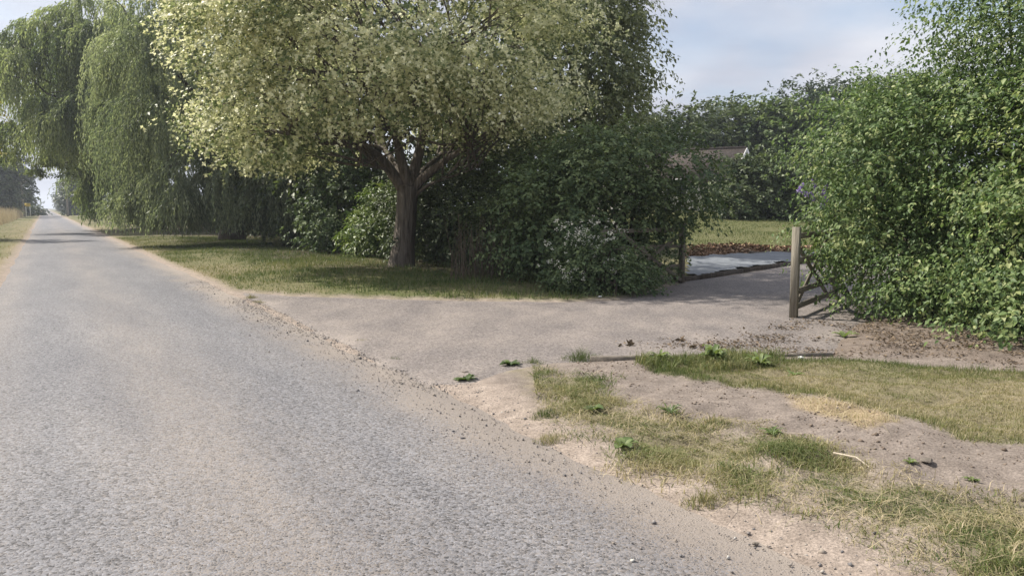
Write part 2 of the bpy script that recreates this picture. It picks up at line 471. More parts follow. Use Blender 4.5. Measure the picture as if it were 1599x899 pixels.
def height(X, Y, m=None):
    m = m or masks(X, Y)
    paved = np.minimum(m['road'], m['drive'])
    z = np.clip(paved * .16, -.06, .035) + sstep(.3, 2.5, paved) * .05
    soil = sstep(0.1, .6, paved) * m['near']
    z = z + soil * ((fbm(X, Y, 1.2, 21) - .5) * .10 + (fbm(X, Y, 6, 22, 3) - .5) * .075)
    z = z + np.where(m['near'], 0, sstep(.2, 1.5, paved)) * (fbm(X, Y, .6, 24) - .5) * .14
    z = z + garden(X, Y) * (Y - 26.5).clip(0, 24) * .058
    return z


def zg(x, y):
    return float(height(np.array([x]), np.array([y]))[0])


def dryness(X, Y, m):
    d = fbm(X, Y, .35, 41) * .55 + fbm(X, Y, 2.2, 43) * .45
    d = sstep(.32, .68, d)
    edge = np.exp(-np.clip(m['road'], 0, 9) / .9)
    far = np.where(m['near'], 0, .55 * edge)
    d = np.clip(np.where(m['near'], d * .9, d * .48 + far), 0, 1)
    d = np.where(m['lawn'] < 0, .42 + .36 * d - .30 * np.exp(m['lawn'] / .22), d)
    d = np.where((m['strip'] < 0), .06 + .52 * d + .28 * np.exp(m['strip'] / .2), d)
    gr = garden(X, Y)
    return np.clip(np.where(gr > .5, d * .35 + .08, d), 0, 1)


def lerp(a, b, w):
    return a + (np.asarray(b) - a) * w[..., None]


def axis(fine0, fine1, step, lo, hi, grow=1.13):
    a = list(np.arange(fine0, fine1, step)); s = step; x = a[-1]
    while x < hi: s *= grow; x += s; a.append(x)
    s = step; x = a[0]; b = []
    while x > lo: s *= grow; x -= s; b.append(x)
    return np.array(b[::-1] + a)


gs_ = axis(-2.2, 9.0, .074, -90, 2200, 1.10)
_t1 = axis(2.3, 10.4, .074, 2.2, 2000, 1.13)
_t0 = np.r_[-axis(7.0, 7.2, .2, 6.9, 2200, 1.15)[::-1], np.arange(-6.5, 2.15, .13)]
gt_ = np.r_[_t0[_t0 < 2.1], _t1[_t1 >= 2.25]]
GX, GY = np.meshgrid(gt_, gs_)
X, Y = GX.ravel() * RN[0] + GY.ravel() * RD[0], GX.ravel() * RN[1] + GY.ravel() * RD[1]
mk = masks(X, Y)
gz = height(X, Y, mk)
dust, soil, lit = np.array([.365, .305, .26]), np.array([.265, .225, .197]), np.array([.185, .145, .115])
dry, grn, fld = np.array([.315, .26, .17]), np.array([.12, .135, .05]), np.array([.42, .33, .18])
C = np.tile(dust, (len(X), 1))
isnear = mk['near'].astype(float)
C = lerp(C, soil, isnear * sstep(.25, .75, mk['road']) * sstep(-.1, -.02, mk['strip'] - .02 + 0 * X) * sstep(.0, .5, mk['strip'] + .4))
inner = isnear * sstep(.9, 1.4, mk['road'])
C = lerp(C, soil, inner * .85)
dr = dryness(X, Y, mk)
gcol = lerp(np.tile(grn, (len(X), 1)), dry, dr)
C = lerp(C, gcol * .9, sstep(.12, -.25, mk['strip']) * (.15 + .6 * sstep(.30, .56, fbm(X, Y, 3.2, 51))))
C = lerp(C, gcol, sstep(.02, -.12, mk['lawn']) * .85)
C = lerp(C, np.array([.46, .35, .2]), sstep(.05, -.1, mk['straw']) * .6)
C = lerp(C, lit, sstep(.15, -.3, mk['litter']) * (.30 + .5 * fbm(X, Y, 3, 53)))
verge = (1 - isnear) * sstep(.02, .35, np.minimum(mk['road'], mk['drive']))
C = lerp(C, gcol, verge)
understorey = np.array([.085, .07, .05])                       # darker brown ground under the belt of trees and shrubs
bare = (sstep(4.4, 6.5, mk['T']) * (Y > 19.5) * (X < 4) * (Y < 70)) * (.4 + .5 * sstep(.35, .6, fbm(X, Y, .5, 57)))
C = lerp(C, understorey, bare * (1 - isnear))
C = lerp(C, fld, sstep(-3.2, -4.4, mk['T']) * (1 - isnear) * 1.0)
C = C * .76
ny, nx = GX.shape
i, j = np.meshgrid(np.arange(ny - 1), np.arange(nx - 1), indexing='ij')
b0 = (i * nx + j).ravel()
GF = np.stack([b0, b0 + 1, b0 + nx + 1, b0 + nx], 1)
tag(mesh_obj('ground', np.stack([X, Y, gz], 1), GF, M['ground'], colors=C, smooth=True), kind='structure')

# the lane: a strip in its own frame
rs = axis(-6, 22, .25, -60, 1500, 1.12); rt = np.linspace(T0 - .55, T1 + .7, 60)
S_, T_ = np.meshgrid(rs, rt, indexing='ij')
XY = S_.ravel()[:, None] * RD + T_.ravel()[:, None] * RN
tt = T_.ravel()
rz = .018 * (1 - ((tt - 1.0) / 2.4) ** 2) - .012 + (fbm(XY[:, 0], XY[:, 1], .5, 61) - .5) * .012
track = np.exp(-((tt + .05) / .42) ** 2) + np.exp(-((tt - 1.85) / .38) ** 2) - .8 * np.exp(-((tt - .85) / .36) ** 2)
near_w = np.exp(-np.clip(S_.ravel() - 2, 0, 99) / 5.0)
rd_dust = .02 + .35 * sstep(.9, 0, np.minimum(tt - T0, T1 - tt)) + .75 * sstep(.75, -.1, T1 - tt + (fbm(XY[:, 0], XY[:, 1], 1.6, 63) - .5) * .9) + .30 * near_w - .26 * track - .10 * sstep(8, 22, S_.ravel())
k, q = np.meshgrid(np.arange(len(rs) - 1), np.arange(len(rt) - 1), indexing='ij')
b0 = (k * len(rt) + q).ravel()
RF = np.stack([b0, b0 + len(rt), b0 + len(rt) + 1, b0 + 1], 1)
tag(mesh_obj('road', np.column_stack([XY, rz]), RF, M['road'], attrs={'dust': ('POINT', rd_dust)}, smooth=True), kind='structure')

# the drive: dips under the lane and the verges, so its edge is ragged
dx_, dy_ = np.arange(-6.5, 14.5, .12), np.arange(6.2, 26, .12)
DX, DY = np.meshgrid(dx_, dy_)
X, Y = DX.ravel(), DY.ravel()
mm_ = masks(X, Y)
dz = np.clip(-(mm_['drive']) * .14, -.05, .012) + (fbm(X, Y, .7, 71) - .5) * .012
dz = np.where(mm_['road'] < 0, np.minimum(dz, -.03 + .0 * X + np.clip(mm_['road'] * .25 + .045, -.03, .045)), dz)
dd = .02 + .25 * (fbm(X, Y, .5, 73) - .5) - .30 * sstep(11.5, 15.5, Y) + .2 * sstep(.5, 0, np.abs(mm_['drive'])) + .12  # beyond the gate the value drops, putting the shade there into the drive colour
ny, nx = DX.shape
i, j = np.meshgrid(np.arange(ny - 1), np.arange(nx - 1), indexing='ij')
b0 = (i * nx + j).ravel()
Fd = np.stack([b0, b0 + 1, b0 + nx + 1, b0 + nx], 1)
Fd = Fd[(mm_['drive'][Fd].min(1) < .35)]
tag(mesh_obj('driveway', np.stack([X, Y, dz], 1), Fd, M['drive'], attrs={'dust': ('POINT', dd)}, smooth=True), kind='structure')


# ------------------------------------------------------------------ leaves, crowns, limbs
def unit(n):
    return norm(rng.normal(size=(n, 3)))


SHAPES = {
    'diamond': (np.array([(0, 0, 0), (.45, -.5, .10), (1, 0, -.06), (.45, .5, .10)]), np.array([(0, 1, 2), (0, 2, 3)])),
    'oval': (np.array([(0, 0, 0), (.40, -.46, .08), (1, 0, -.12), (.40, .46, .08), (.55, 0, -.02)]),
             np.array([(0, 1, 4), (1, 2, 4), (2, 3, 4), (3, 0, 4)])),
    'lobed': (np.array([(0, 0, 0), (.42, -.58, .05), (.55, -.17, -.02), (1.0, 0, -.14), (.55, .17, -.02), (.42, .58, .05)]),
              np.array([(0, 1, 2), (0, 2, 4), (2, 3, 4), (0, 4, 5)])),
}


def leaf_mesh(P, A, N, L, W, shape):
    """leaves at P along A, facing N, length L, width W -> V, F, leaf index per face"""
    tv, tf = SHAPES[shape]
    A = norm(A); N = norm(N - (N * A).sum(1, keepdims=True) * A); B = np.cross(N, A)
    L, W = np.broadcast_to(L, (len(P),)), np.broadcast_to(W, (len(P),))
    V = (P[:, None] + A[:, None] * (tv[None, :, 0] * L[:, None])[..., None] + B[:, None] * (tv[None, :, 1] * W[:, None])[..., None]
         + N[:, None] * (tv[None, :, 2] * L[:, None])[..., None])
    F = tf[None] + (np.arange(len(P)) * len(tv))[:, None, None]
    return V.reshape(-1, 3), F.reshape(-1, 3), np.repeat(np.arange(len(P)), len(tf))


rng_ph = 0.7


def boughs_of(lobes, n, shell=(.8, 1.0), zmin=None, rough=.12, back=1.0, keep=None, gap=.34):
    """points near the surface of a union of ellipsoids, and the outward direction there"""
    lobes = np.asarray(lobes, float)
    area = lobes[:, 3] * lobes[:, 4] + lobes[:, 4] * lobes[:, 5] + lobes[:, 3] * lobes[:, 5]
    P, O = [], []
    got = 0
    for _ in range(40):
        k = rng.choice(len(lobes), n * 2, p=area / area.sum())
        d = unit(n * 2)
        f = rng.uniform(*shell, n * 2) * (1 + rough * np.sin(d[:, 0] * 5 + k) * np.cos(d[:, 2] * 6 + d[:, 1] * 4 + k * 2))
        p = lobes[k, :3] + d * lobes[k, 3:] * f[:, None]
        o = norm(d / lobes[k, 3:])
        ok = np.ones(len(p), bool)
        if zmin is not None: ok &= p[:, 2] > zmin
        for q in range(len(lobes)):
            rr = (((p - lobes[q, :3]) / lobes[q, 3:]) ** 2).sum(1)
            ok &= (rr > (shell[0] * .8) ** 2) | (k == q)
        w = 4.2 / np.clip(lobes[k, 3:].mean(1), .5, 6) ** .75
        ph = rng_ph
        nz = np.sin(p[:, 0] * w + ph) * np.sin(p[:, 1] * w * 1.1 + 1.3 * ph) * .5 + np.sin(p[:, 2] * w * 1.25 + p[:, 0] * w * .6 + ph * 2.1) * .5
        if shell[0] > .7: ok &= nz > -gap
        if back < 1: ok &= (o[:, 1] < .35) | (rng.random(len(p)) < back)
        if keep is not None: ok &= keep(p)
        P.append(p[ok]); O.append(o[ok]); got += ok.sum()
        if got >= n: break
    return np.vstack(P)[:n], np.vstack(O)[:n]


def crown_arrays(BP, BO, sprays=9, spread=.55, flat=.5, nleaf=11, twig=.35, L=.11, W=.10, shape='diamond', up=.9, droop=.35,
                 hang=.35, side=.9, tint=(.5, .22), jit=.45):
    nb = len(BP); n = nb * sprays
    bi = np.repeat(np.arange(nb), sprays)
    o = BO[bi]
    off = rng.normal(size=(n, 3)) * spread * np.array([1, 1, flat])
    sp = BP[bi] + off
    sd = norm(o * .9 + norm(off) * .5 + rng.normal(size=(n, 3)) * .35 + np.array([0, 0, -droop]))
    m = n * nleaf
    si = np.repeat(np.arange(n), nleaf); al = np.tile((np.arange(nleaf) + .5) / nleaf, n)
    al = al + rng.uniform(-.5, .5, m) / nleaf
    d = sd[si]
    hor = norm(np.cross(d, np.array([0, 0, 1.0])) + rng.normal(size=(m, 3)) * .2)
    sg = np.where(np.arange(m) % 2 == 0, 1.0, -1.0)[:, None]
    p = sp[si] + d * (twig * al)[:, None] + np.array([0, 0, -1.0]) * (twig * .35 * al ** 2)[:, None] + rng.normal(size=(m, 3)) * twig * .09
    a = norm(d * .55 + hor * sg * side + rng.normal(size=(m, 3)) * .35 + np.array([0, 0, -hang]))
    N = norm(np.array([0, 0, up]) + o[si] * .55 + rng.normal(size=(m, 3)) * jit)
    ln = L * rng.uniform(.65, 1.25, m)
    V, F, li = leaf_mesh(p, a, N, ln, ln * (W / L) * rng.uniform(.8, 1.15, m), shape)
    t = np.clip(tint[0] + (rng.normal(size=nb) * tint[1] * .6)[bi][si] + (rng.normal(size=n) * tint[1] * .5)[si]
                + rng.normal(size=m) * tint[1] * .8, 0, 1)
    return V, F, t[li]


def merge(parts):
    V, F, T, n = [], [], [], 0
    for v, f, t in parts:
        V.append(v); F.append(f + n); T.append(t); n += len(v)
    return np.vstack(V), np.vstack(F), np.concatenate(T)


def bez(a, b, c, n=7):
    t = np.linspace(0, 1, n)[:, None]
    return a * (1 - t) ** 2 + 2 * b * t * (1 - t) + c * t ** 2


def limbs(mb, start, targets, r0, r1=.012, lift=.5, sides=6, jitter=.12):
    for k, t in enumerate(targets):
        s = start[k % len(start)] if isinstance(start, list) else start
        d = t - s; ln = np.linalg.norm(d)
        mid = s + d * .45 + np.array([0, 0, lift * ln * .35]) + rng.normal(size=3) * ln * jitter * .5
        p = bez(s, mid, t, 8); p[1:-1] += rng.normal(size=(6, 3)) * ln * .012
        rr = r0 * rng.uniform(.6, 1.0)
        mb.tube(p, rr * (1 - np.linspace(0, 1, 8)) ** .8 + r1, sides, cap=False)


def plant(name, label, cat, base, lobes, mat, n_boughs, inner=.35, zmin=None, trunk=None, bark='bark_dark', n_limbs=10, group=None,
          back=.5, keep=None, trunk_h=None, trunk_r=.1, foliage='crown', limb_r=.05, stems=1, gap=.34, **kw):
    """a tree or shrub: Empty > trunk (with limbs), crown (leaf faces)"""
    base = np.array([base[0], base[1], zg(base[0], base[1]) - .03])
    root = tag(empty(name, base), label, cat, group)
    BP, BO = boughs_of(lobes, n_boughs, zmin=zmin, back=back, keep=keep, gap=gap)
    parts = [crown_arrays(BP, BO, **kw)]
    if inner > 0:
        IP, IO = boughs_of(lobes, max(4, int(n_boughs * inner)), shell=(.45, .78), zmin=zmin, back=back, keep=keep)
        k2 = dict(kw); k2['spread'] = kw.get('spread', .55) * 1.25; k2['L'] = kw.get('L', .11) * 1.25; k2['W'] = kw.get('W', .1) * 1.25
        parts.append(crown_arrays(IP, IO, **k2))
    V, F, T = merge(parts)
    mb = MB()
    lob = np.asarray(lobes, float)
    ctr = lob[:, :3].mean(0)
    if trunk is None:
        h = trunk_h if trunk_h else max(.4, (ctr[2] - base[2]) * (.5 if stems > 1 else .8))
        for s in range(stems):
            b = base + np.array([rng.normal() * .25, rng.normal() * .25, 0]) * (stems > 1)
            top = np.array([ctr[0], ctr[1], base[2] + h]) + rng.normal(size=3) * np.array([.22, .22, .05])
            p = bez(b, b * .5 + top * .5 + np.array([rng.normal() * .15, rng.normal() * .15, 0]), top, 9)
            r = trunk_r * (1.25 - .75 * np.linspace(0, 1, 9)); r[0] *= 1.25
            mb.tube(p, r, 9, wob=.05)
            starts = [p[4], p[6], p[8], p[7]]
            tg = BP[rng.choice(len(BP), max(2, n_limbs // stems))]
            limbs(mb, starts, list(ctr + (tg - ctr) * (.72 if stems > 1 else .9)), limb_r, lift=.15 if stems > 1 else .5, jitter=.06)
    else:
        trunk(mb, BP)
    mb.build('trunk', M[bark], root, smooth=True)
    mesh_obj(foliage, V, F, M[mat], root, attrs={'tint': ('FACE', T)})
    return root, BP, BO


# ------------------------------------------------------------------ the variegated maple by the drive
mb_ = g(628, 420)
mc = np.array([mb_[0] - .25, mb_[1] + .1, 6.5])


def maple_trunk(mb, BP):
    x, y = mb_[0], mb_[1]
    P = lambda px, py, dy_=0: at(px, py, y + dy_)
    pts = [np.array([x, y, -.08]), np.array([x, y, .10]), P(631, 385), P(634, 345), P(636, 312), P(637, 292)]
    mb.tube(pts, [.50, .36, .285, .265, .26, .275], 18, wob=.06)
    fork = pts[-1]
    big = [([fork + (-.08, 0, -.1), P(612, 270), P(592, 243, -.3), P(555, 226, -.7), P(500, 222, -1.2), P(430, 205, -1.6)], .17),
           ([fork, P(628, 255, -.1), P(618, 215, -.3), P(600, 150, -.8), P(570, 90, -1)], .16),
           ([fork + (.05, 0, 0), P(648, 262, .2), P(660, 215, .4), P(672, 140, .5), P(690, 60, .6)], .18),
           ([fork + (.1, 0, -.1), P(662, 276), P(690, 255, -.3), P(735, 225, -.9), P(800, 190, -1.4)], .15),
           ([fork + (.05, .1, -.05), P(655, 272, .6), P(690, 240, 1.5), P(740, 190, 2.4)], .13),
           ([fork + (-.05, .1, -.05), P(622, 262, .6), P(590, 220, 1.6), P(540, 170, 2.6)], .13),
           ([fork + (.1, 0, -.3), P(668, 288, -.2), P(705, 276, -.4), P(745, 262, -.6)], .06),
           ([P(618, 275), P(596, 262, -.4), P(560, 258, -1.0)], .05)]
    for p, r in big:
        p = np.array(p)
        t = np.linspace(0, len(p) - 1, len(p) * 3); q = np.stack([np.interp(t, np.arange(len(p)), p[:, k]) for k in range(3)], 1)
        for _ in range(2): q[1:-1] = (q[:-2] + q[1:-1] * 2 + q[2:]) / 4
        mb.tube(q, r * (1 - .78 * np.linspace(0, 1, len(q))), 10, wob=.04)
        near = BP[np.argsort(((BP - q[-1]) ** 2).sum(1))[:40]]
        limbs(mb, [q[len(q) // 2], q[-4], q[-2], q[-1]], list(near[rng.choice(len(near), 9)]), .035, .006, lift=.25)
    limbs(mb, [P(600, 150, -.8), P(672, 140, .5), P(555, 226, -.7), P(735, 225, -.9)], list(BP[rng.choice(len(BP), 60)]), .035, .006, lift=.2)


maple_lobes = [(mc[0] + .1, mc[1], 6.6, 4.5, 4.5, 5.0), (mc[0] - 2.6, mc[1] - .8, 5.5, 2.2, 2.9, 2.4), (mc[0] + 2.5, mc[1] - .8, 5.5, 2.2, 2.9, 2.1),
               (mc[0] - 2.0, mc[1] - .5, 7.4, 2.7, 3.2, 3.0), (mc[0] - 2.6, mc[1] - 1.8, 3.8, 1.6, 1.6, 1.1), (mc[0] - .4, mc[1] - 2.6, 5.0, 2.3, 1.8, 1.6)]


def maple_keep(p):
    px = CX + F_PX * p[:, 0] / p[:, 1]
    # the skirt of the crown: lower on the lane side, higher above the trunk
    dxm = p[:, 0] - mb_[0]
    low = np.where(dxm < -1.4, 2.75 + .35 * np.abs(dxm + 3.2), 3.5 + .0 * dxm)
    low = np.where(dxm > 1.2, 3.35, low)
    return (p[:, 2] > low) & (p[:, 2] < 12.2)


plant('maple_tree', 'variegated cream-leaved maple with a stout bare trunk on the verge beside the drive', 'tree', mb_, maple_lobes, 'maple', 430,
      inner=.28, trunk=maple_trunk, bark='bark', keep=maple_keep, back=.35, sprays=19, spread=.46, flat=.30, nleaf=10, twig=.38, L=.09, W=.092,
      shape='lobed', gap=.10, up=.75, droop=.3, hang=.55, tint=(.43, .36), jit=.5)


# ------------------------------------------------------------------ weeping willows
def willow(name, label, trunk_base, crown, n_casc, mat, extra=(), lens=(2.2, 5.0), strands=64, step=.115, group='weeping willows beside the lane',
           zlow=.25, leaf=(.18, .038), hmin=3.2, r_c=(.7, 1.5), th=4.0, tr=.5, clear=3.6):
    base = np.array([trunk_base[0], trunk_base[1], zg(*trunk_base[:2]) - .05])
    root = tag(empty(name, base), label, 'tree', group)
    c = np.array(crown, float)
    d = unit(n_casc * 6); d = d[d[:, 2] > -.25][:n_casc]
    f = np.where(rng.random(len(d)) < .7, rng.uniform(.82, 1, len(d)), rng.uniform(.35, .8, len(d)))
    apex = c[:3] + d * c[3:] * f[:, None]
    apex[:, 2] = np.maximum(apex[:, 2], hmin + rng.uniform(0, .8, len(d)))
    rad = rng.uniform(*r_c, len(d)); ln = rng.uniform(*lens, len(d)); ns = np.full(len(d), strands)
    if len(extra):
        ex = np.array([e[0] for e in extra]); apex = np.vstack([apex, ex])
        rad = np.r_[rad, [e[1] for e in extra]]; ln = np.r_[ln, [e[2] for e in extra]]; ns = np.r_[ns, [e[3] for e in extra]].astype(int)
    out_c = norm((apex - c[:3]) * np.array([1, 1, 0.0]) + 1e-3)
    PER = 9                                               # strands hang together in tresses
    nt = np.maximum(2, ns // PER)
    ct = np.repeat(np.arange(len(apex)), nt); k_t = len(ct)
    ang = rng.uniform(0, 2 * np.pi, k_t); rr_t = np.sqrt(rng.random(k_t))
    ro_t = np.stack([np.cos(ang), np.sin(ang), 0 * ang], 1)
    ln_t = ln[ct] * rng.uniform(.6, 1.1, k_t); ou_t = rad[ct] * rng.uniform(.35, 1.0, k_t) * (.35 + rr_t); tint_t = rng.normal(size=k_t) * .13
    ti = np.repeat(np.arange(k_t), PER); ci = ct[ti]; n = len(ci)
    rr, ro = rr_t[ti], norm(ro_t[ti] + rng.normal(size=(n, 3)) * np.array([.22, .22, 0]))
    do = norm(ro + out_c[ci] * .6)
    s0 = apex[ci] + ro * (rr * rad[ci] * .35)[:, None] + rng.normal(size=(n, 3)) * .08
    s0[:, 2] -= rr ** 2 * rad[ci] * .45
    lng = ln_t[ti] * rng.uniform(.6, 1.08, n)
    over = sstep(2.7, 1.6, s0[:, 0] * RN[0] + s0[:, 1] * RN[1]) * clear
    lng = np.minimum(lng, (s0[:, 2] - zlow - over - rng.uniform(0, .6, n)).clip(.25))
    ou = ou_t[ti] * rng.uniform(.8, 1.2, n)
    sway = rng.normal(size=(n, 3)) * .10 * np.array([1, 1, 0])
    nl = np.maximum(4, (lng / step).astype(int))
    li = np.repeat(np.arange(n), nl); m = len(li)
    st = np.r_[0, np.cumsum(nl)[:-1]]
    u = (np.arange(m) - st[li] + rng.random(m)) / nl[li]; ell = u * lng[li]
    lam = .8
    arc = 1 - np.exp(-ell / lam)
    p = s0[li] + do[li] * (ou[li] * arc)[:, None] + sway[li] * (u ** 2 * 2)[:, None]
    p[:, 2] += .22 * np.sin(np.minimum(ell / lam, np.pi)) - (ell - lam * .35 * arc)
    p += rng.normal(size=(m, 3)) * .022
    tan = do[li] * (ou[li] / lam * np.exp(-ell / lam))[:, None] + np.array([0, 0, -1.0])
    a = norm(norm(tan) + unit(m) * .42)
    N = unit(m) * np.array([1, 1, .5]) + np.array([0, -.1, .3])
    L = leaf[0] * rng.uniform(.7, 1.25, m)
    V, F, fi = leaf_mesh(p, a, N, L, leaf[1] * rng.uniform(.8, 1.2, m), 'diamond')
    t = np.clip(.45 + (rng.normal(size=len(apex)) * .2)[ci][li] + (tint_t[ti] + rng.normal(size=n) * .08)[li] + rng.normal(size=m) * .16, 0, 1)
    mb = MB()
    top = np.array([base[0], base[1], th])
    p_ = bez(base, (base + top) / 2 + (.2, .1, 0), top, 8)
    mb.tube(p_, tr * np.linspace(1.3, .8, 8), 12, wob=.06)
    limbs(mb, [p_[-1], p_[-2], p_[-3]], list(apex[rng.choice(len(apex), min(len(apex), 46), replace=False)]), tr * .3, .02, lift=.7)
    mb.build('trunk', M['bark_dark'], root, smooth=True)
    mesh_obj('crown', V, F, M[mat], root, attrs={'tint': ('FACE', t[fi])})
    return root


def A_(px, py, Y, r, ln, ns):
    return (at(px, py, Y), r, ln, ns)


wa = at(345, 385, 36)
exA = [A_(232, 128, 32.5, 1.5, 4.6, 170), A_(255, 262, 31.5, 1.6, 3.6, 150), A_(215, 290, 32.5, 1.1, 2.9, 120), A_(300, 225, 32, 1.3, 4.0, 120),
       A_(205, 40, 34, 1.5, 3.4, 120), A_(240, 20, 33, 1.4, 3.2, 120), A_(335, 255, 31.5, 1.2, 3.4, 110), A_(380, 245, 31, 1.2, 3.6, 100),
       A_(420, 250, 31, 1.1, 3.3, 90), A_(460, 255, 31.5, 1.0, 3.0, 80), A_(285, 285, 31, 1.1, 2.9, 90), A_(250, 190, 32, 1.0, 3.4, 90),
       A_(210, 200, 33.5, .9, 3.8, 80), A_(240, -30, 34, 1.4, 4, 100), A_(190, 60, 35, 1.0, 3.2, 80)]
exA += [A_(x + rng.normal() * 5, 296 + rng.uniform(-22, 14), 32.3 - (x - 190) * .004, .8, 3.4, 120) for x in range(196, 500, 17)]
willow('willow_tree', 'nearer weeping willow, dark green curtains hanging to the grass behind the pale maple', (wa[0], 37.5),
       (wa[0] - .2, 37.5, 7.2, 5.0, 5.6, 7.2), 62, 'willow', exA)
wb = at(232, 350, 56)
exB = [A_(30, 60, 52, 1.7, 3.4, 110), A_(20, 190, 51, 1.6, 2.6, 100), A_(60, 150, 51, 2.0, 3.6, 120), A_(95, 215, 51, 1.8, 3.0, 120), A_(55, 262, 52, 1.0, 1.6, 90),
       A_(110, 258, 52, 1.5, 2.4, 100), A_(130, 290, 54, 1.0, 2.6, 90), A_(150, 275, 54, 1.2, 3.6, 120), A_(172, 255, 53, 1.4, 4.4, 120), A_(140, 130, 50, 1.8, 4.6, 120),
       A_(100, 40, 51, 1.8, 4.0, 120), A_(60, 30, 52, 1.5, 3.4, 100), A_(150, 30, 51, 1.8, 4.0, 120), A_(180, 200, 51, 1.4, 4.2, 110), A_(8, 110, 53, 1.3, 2.5, 70), A_(75, 240, 52, 1.4, 2.0, 100), A_(85, 4, 52, 1.6, 3.6, 110), A_(125, -12, 52, 1.7, 4.0, 110), A_(45, 25, 53, 1.4, 3.2, 90)]
willow('willow_tree', 'taller yellow-green weeping willow arching over the lane in the distance', (wb[0], 57),
       (wb[0] - 2.2, 56, 8.6, 7.4, 7.6, 7.6), 110, 'willow_y', exB, lens=(2.5, 5.5), strands=72, step=.16, leaf=(.27, .068), hmin=4.6, r_c=(1.0, 2.0), th=5.5, tr=.6)
wc = at(168, 345, 84)
willow('willow_tree', 'farthest weeping willow, low green curtain by the right edge of the distant lane', (wc[0], 86),
       (wc[0], 86, 6.0, 4.2, 5, 5.2), 44, 'willow_y', (), lens=(2.5, 5), strands=40, step=.17, leaf=(.30, .075), hmin=3.5, r_c=(1.0, 1.8), th=4, tr=.4)


# ------------------------------------------------------------------ trees and shrubs behind the maple and round the drive
def lob(px, py, Y, rx, ry, rz):
    p = at(px, py, Y)
    return (p[0], p[1], p[2], rx, ry, rz)


plant('tall_tree', 'tall green broadleaf tree rising behind the right side of the pale maple', 'tree', (2.2, 28.5),
      [lob(890, 70, 28.5, 2.7, 2.6, 4.2), lob(930, 90, 27.5, 1.4, 1.8, 2.6), lob(915, 20, 28, 1.6, 1.8, 2.2), lob(930, 190, 27.5, 1.6, 1.6, 1.6)],
      'olive', 330, inner=.4, trunk_h=6.5, trunk_r=.2, n_limbs=26, sprays=8, spread=.42, flat=.6, nleaf=10, twig=.42, L=.15, W=.085, tint=(.62, .26),
      droop=.5, hang=.6)
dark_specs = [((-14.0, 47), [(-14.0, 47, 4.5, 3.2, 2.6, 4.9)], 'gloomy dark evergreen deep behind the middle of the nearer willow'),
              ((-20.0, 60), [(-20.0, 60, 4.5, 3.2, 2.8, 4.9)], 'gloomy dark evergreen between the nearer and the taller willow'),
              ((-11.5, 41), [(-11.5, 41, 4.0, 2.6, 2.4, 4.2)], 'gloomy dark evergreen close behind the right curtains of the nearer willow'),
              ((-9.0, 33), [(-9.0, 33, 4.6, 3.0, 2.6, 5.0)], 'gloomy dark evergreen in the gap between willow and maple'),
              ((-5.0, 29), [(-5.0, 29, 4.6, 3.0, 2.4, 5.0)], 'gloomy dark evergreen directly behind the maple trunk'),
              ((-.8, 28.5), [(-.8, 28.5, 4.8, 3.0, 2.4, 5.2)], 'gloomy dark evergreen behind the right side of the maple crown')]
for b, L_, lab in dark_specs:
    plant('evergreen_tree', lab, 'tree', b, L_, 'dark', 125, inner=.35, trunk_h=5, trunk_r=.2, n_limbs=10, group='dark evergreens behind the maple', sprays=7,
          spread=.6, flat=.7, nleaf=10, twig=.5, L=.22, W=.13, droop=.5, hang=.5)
p = g(528, 402); plant('ivy_shrub', 'dark ivy-leaved bush in the shade left of the maple trunk', 'shrub', (p[0] - .2, p[1] + 1.6),
      [(p[0] - .2, p[1] + 1.6, 1.35, 1.3, 1.2, 1.55), (p[0] + .5, p[1] + 1.9, 2.3, 1.2, 1.2, 1.2)], 'ivy', 120, zmin=.1, trunk_r=.06, n_limbs=8, stems=3, sprays=7,
      spread=.26, nleaf=9, twig=.3, L=.12, W=.09, shape='oval')
p = g(590, 408); plant('laurel_bush', 'bright glossy green laurel bush just left of the maple trunk', 'shrub', (p[0], p[1] + .9),
      [(p[0], p[1] + .9, .95, .85, .8, 1.0), (p[0] + .3, p[1] + 1.1, 1.75, .75, .75, .8), (p[0] - .55, p[1] + .9, .7, .5, .5, .7)], 'laurel', 90, zmin=.1, trunk_r=.05,
      n_limbs=8, stems=3, sprays=7, spread=.2, nleaf=9, twig=.26, L=.12, W=.065, shape='oval', tint=(.55, .25))
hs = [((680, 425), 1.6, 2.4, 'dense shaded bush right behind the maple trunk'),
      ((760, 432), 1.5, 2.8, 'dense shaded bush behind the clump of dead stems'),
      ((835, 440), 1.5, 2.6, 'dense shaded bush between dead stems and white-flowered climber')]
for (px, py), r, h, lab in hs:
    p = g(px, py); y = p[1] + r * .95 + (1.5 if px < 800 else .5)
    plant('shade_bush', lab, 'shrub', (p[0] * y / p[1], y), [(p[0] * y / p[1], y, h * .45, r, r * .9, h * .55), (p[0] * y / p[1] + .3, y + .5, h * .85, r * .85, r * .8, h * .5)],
          'dark', 150, zmin=.05, trunk_r=.05, n_limbs=10, stems=3, group='shaded bushes behind the verge', sprays=7, spread=.3, nleaf=10, twig=.32, L=.105, W=.065, tint=(.6, .28))
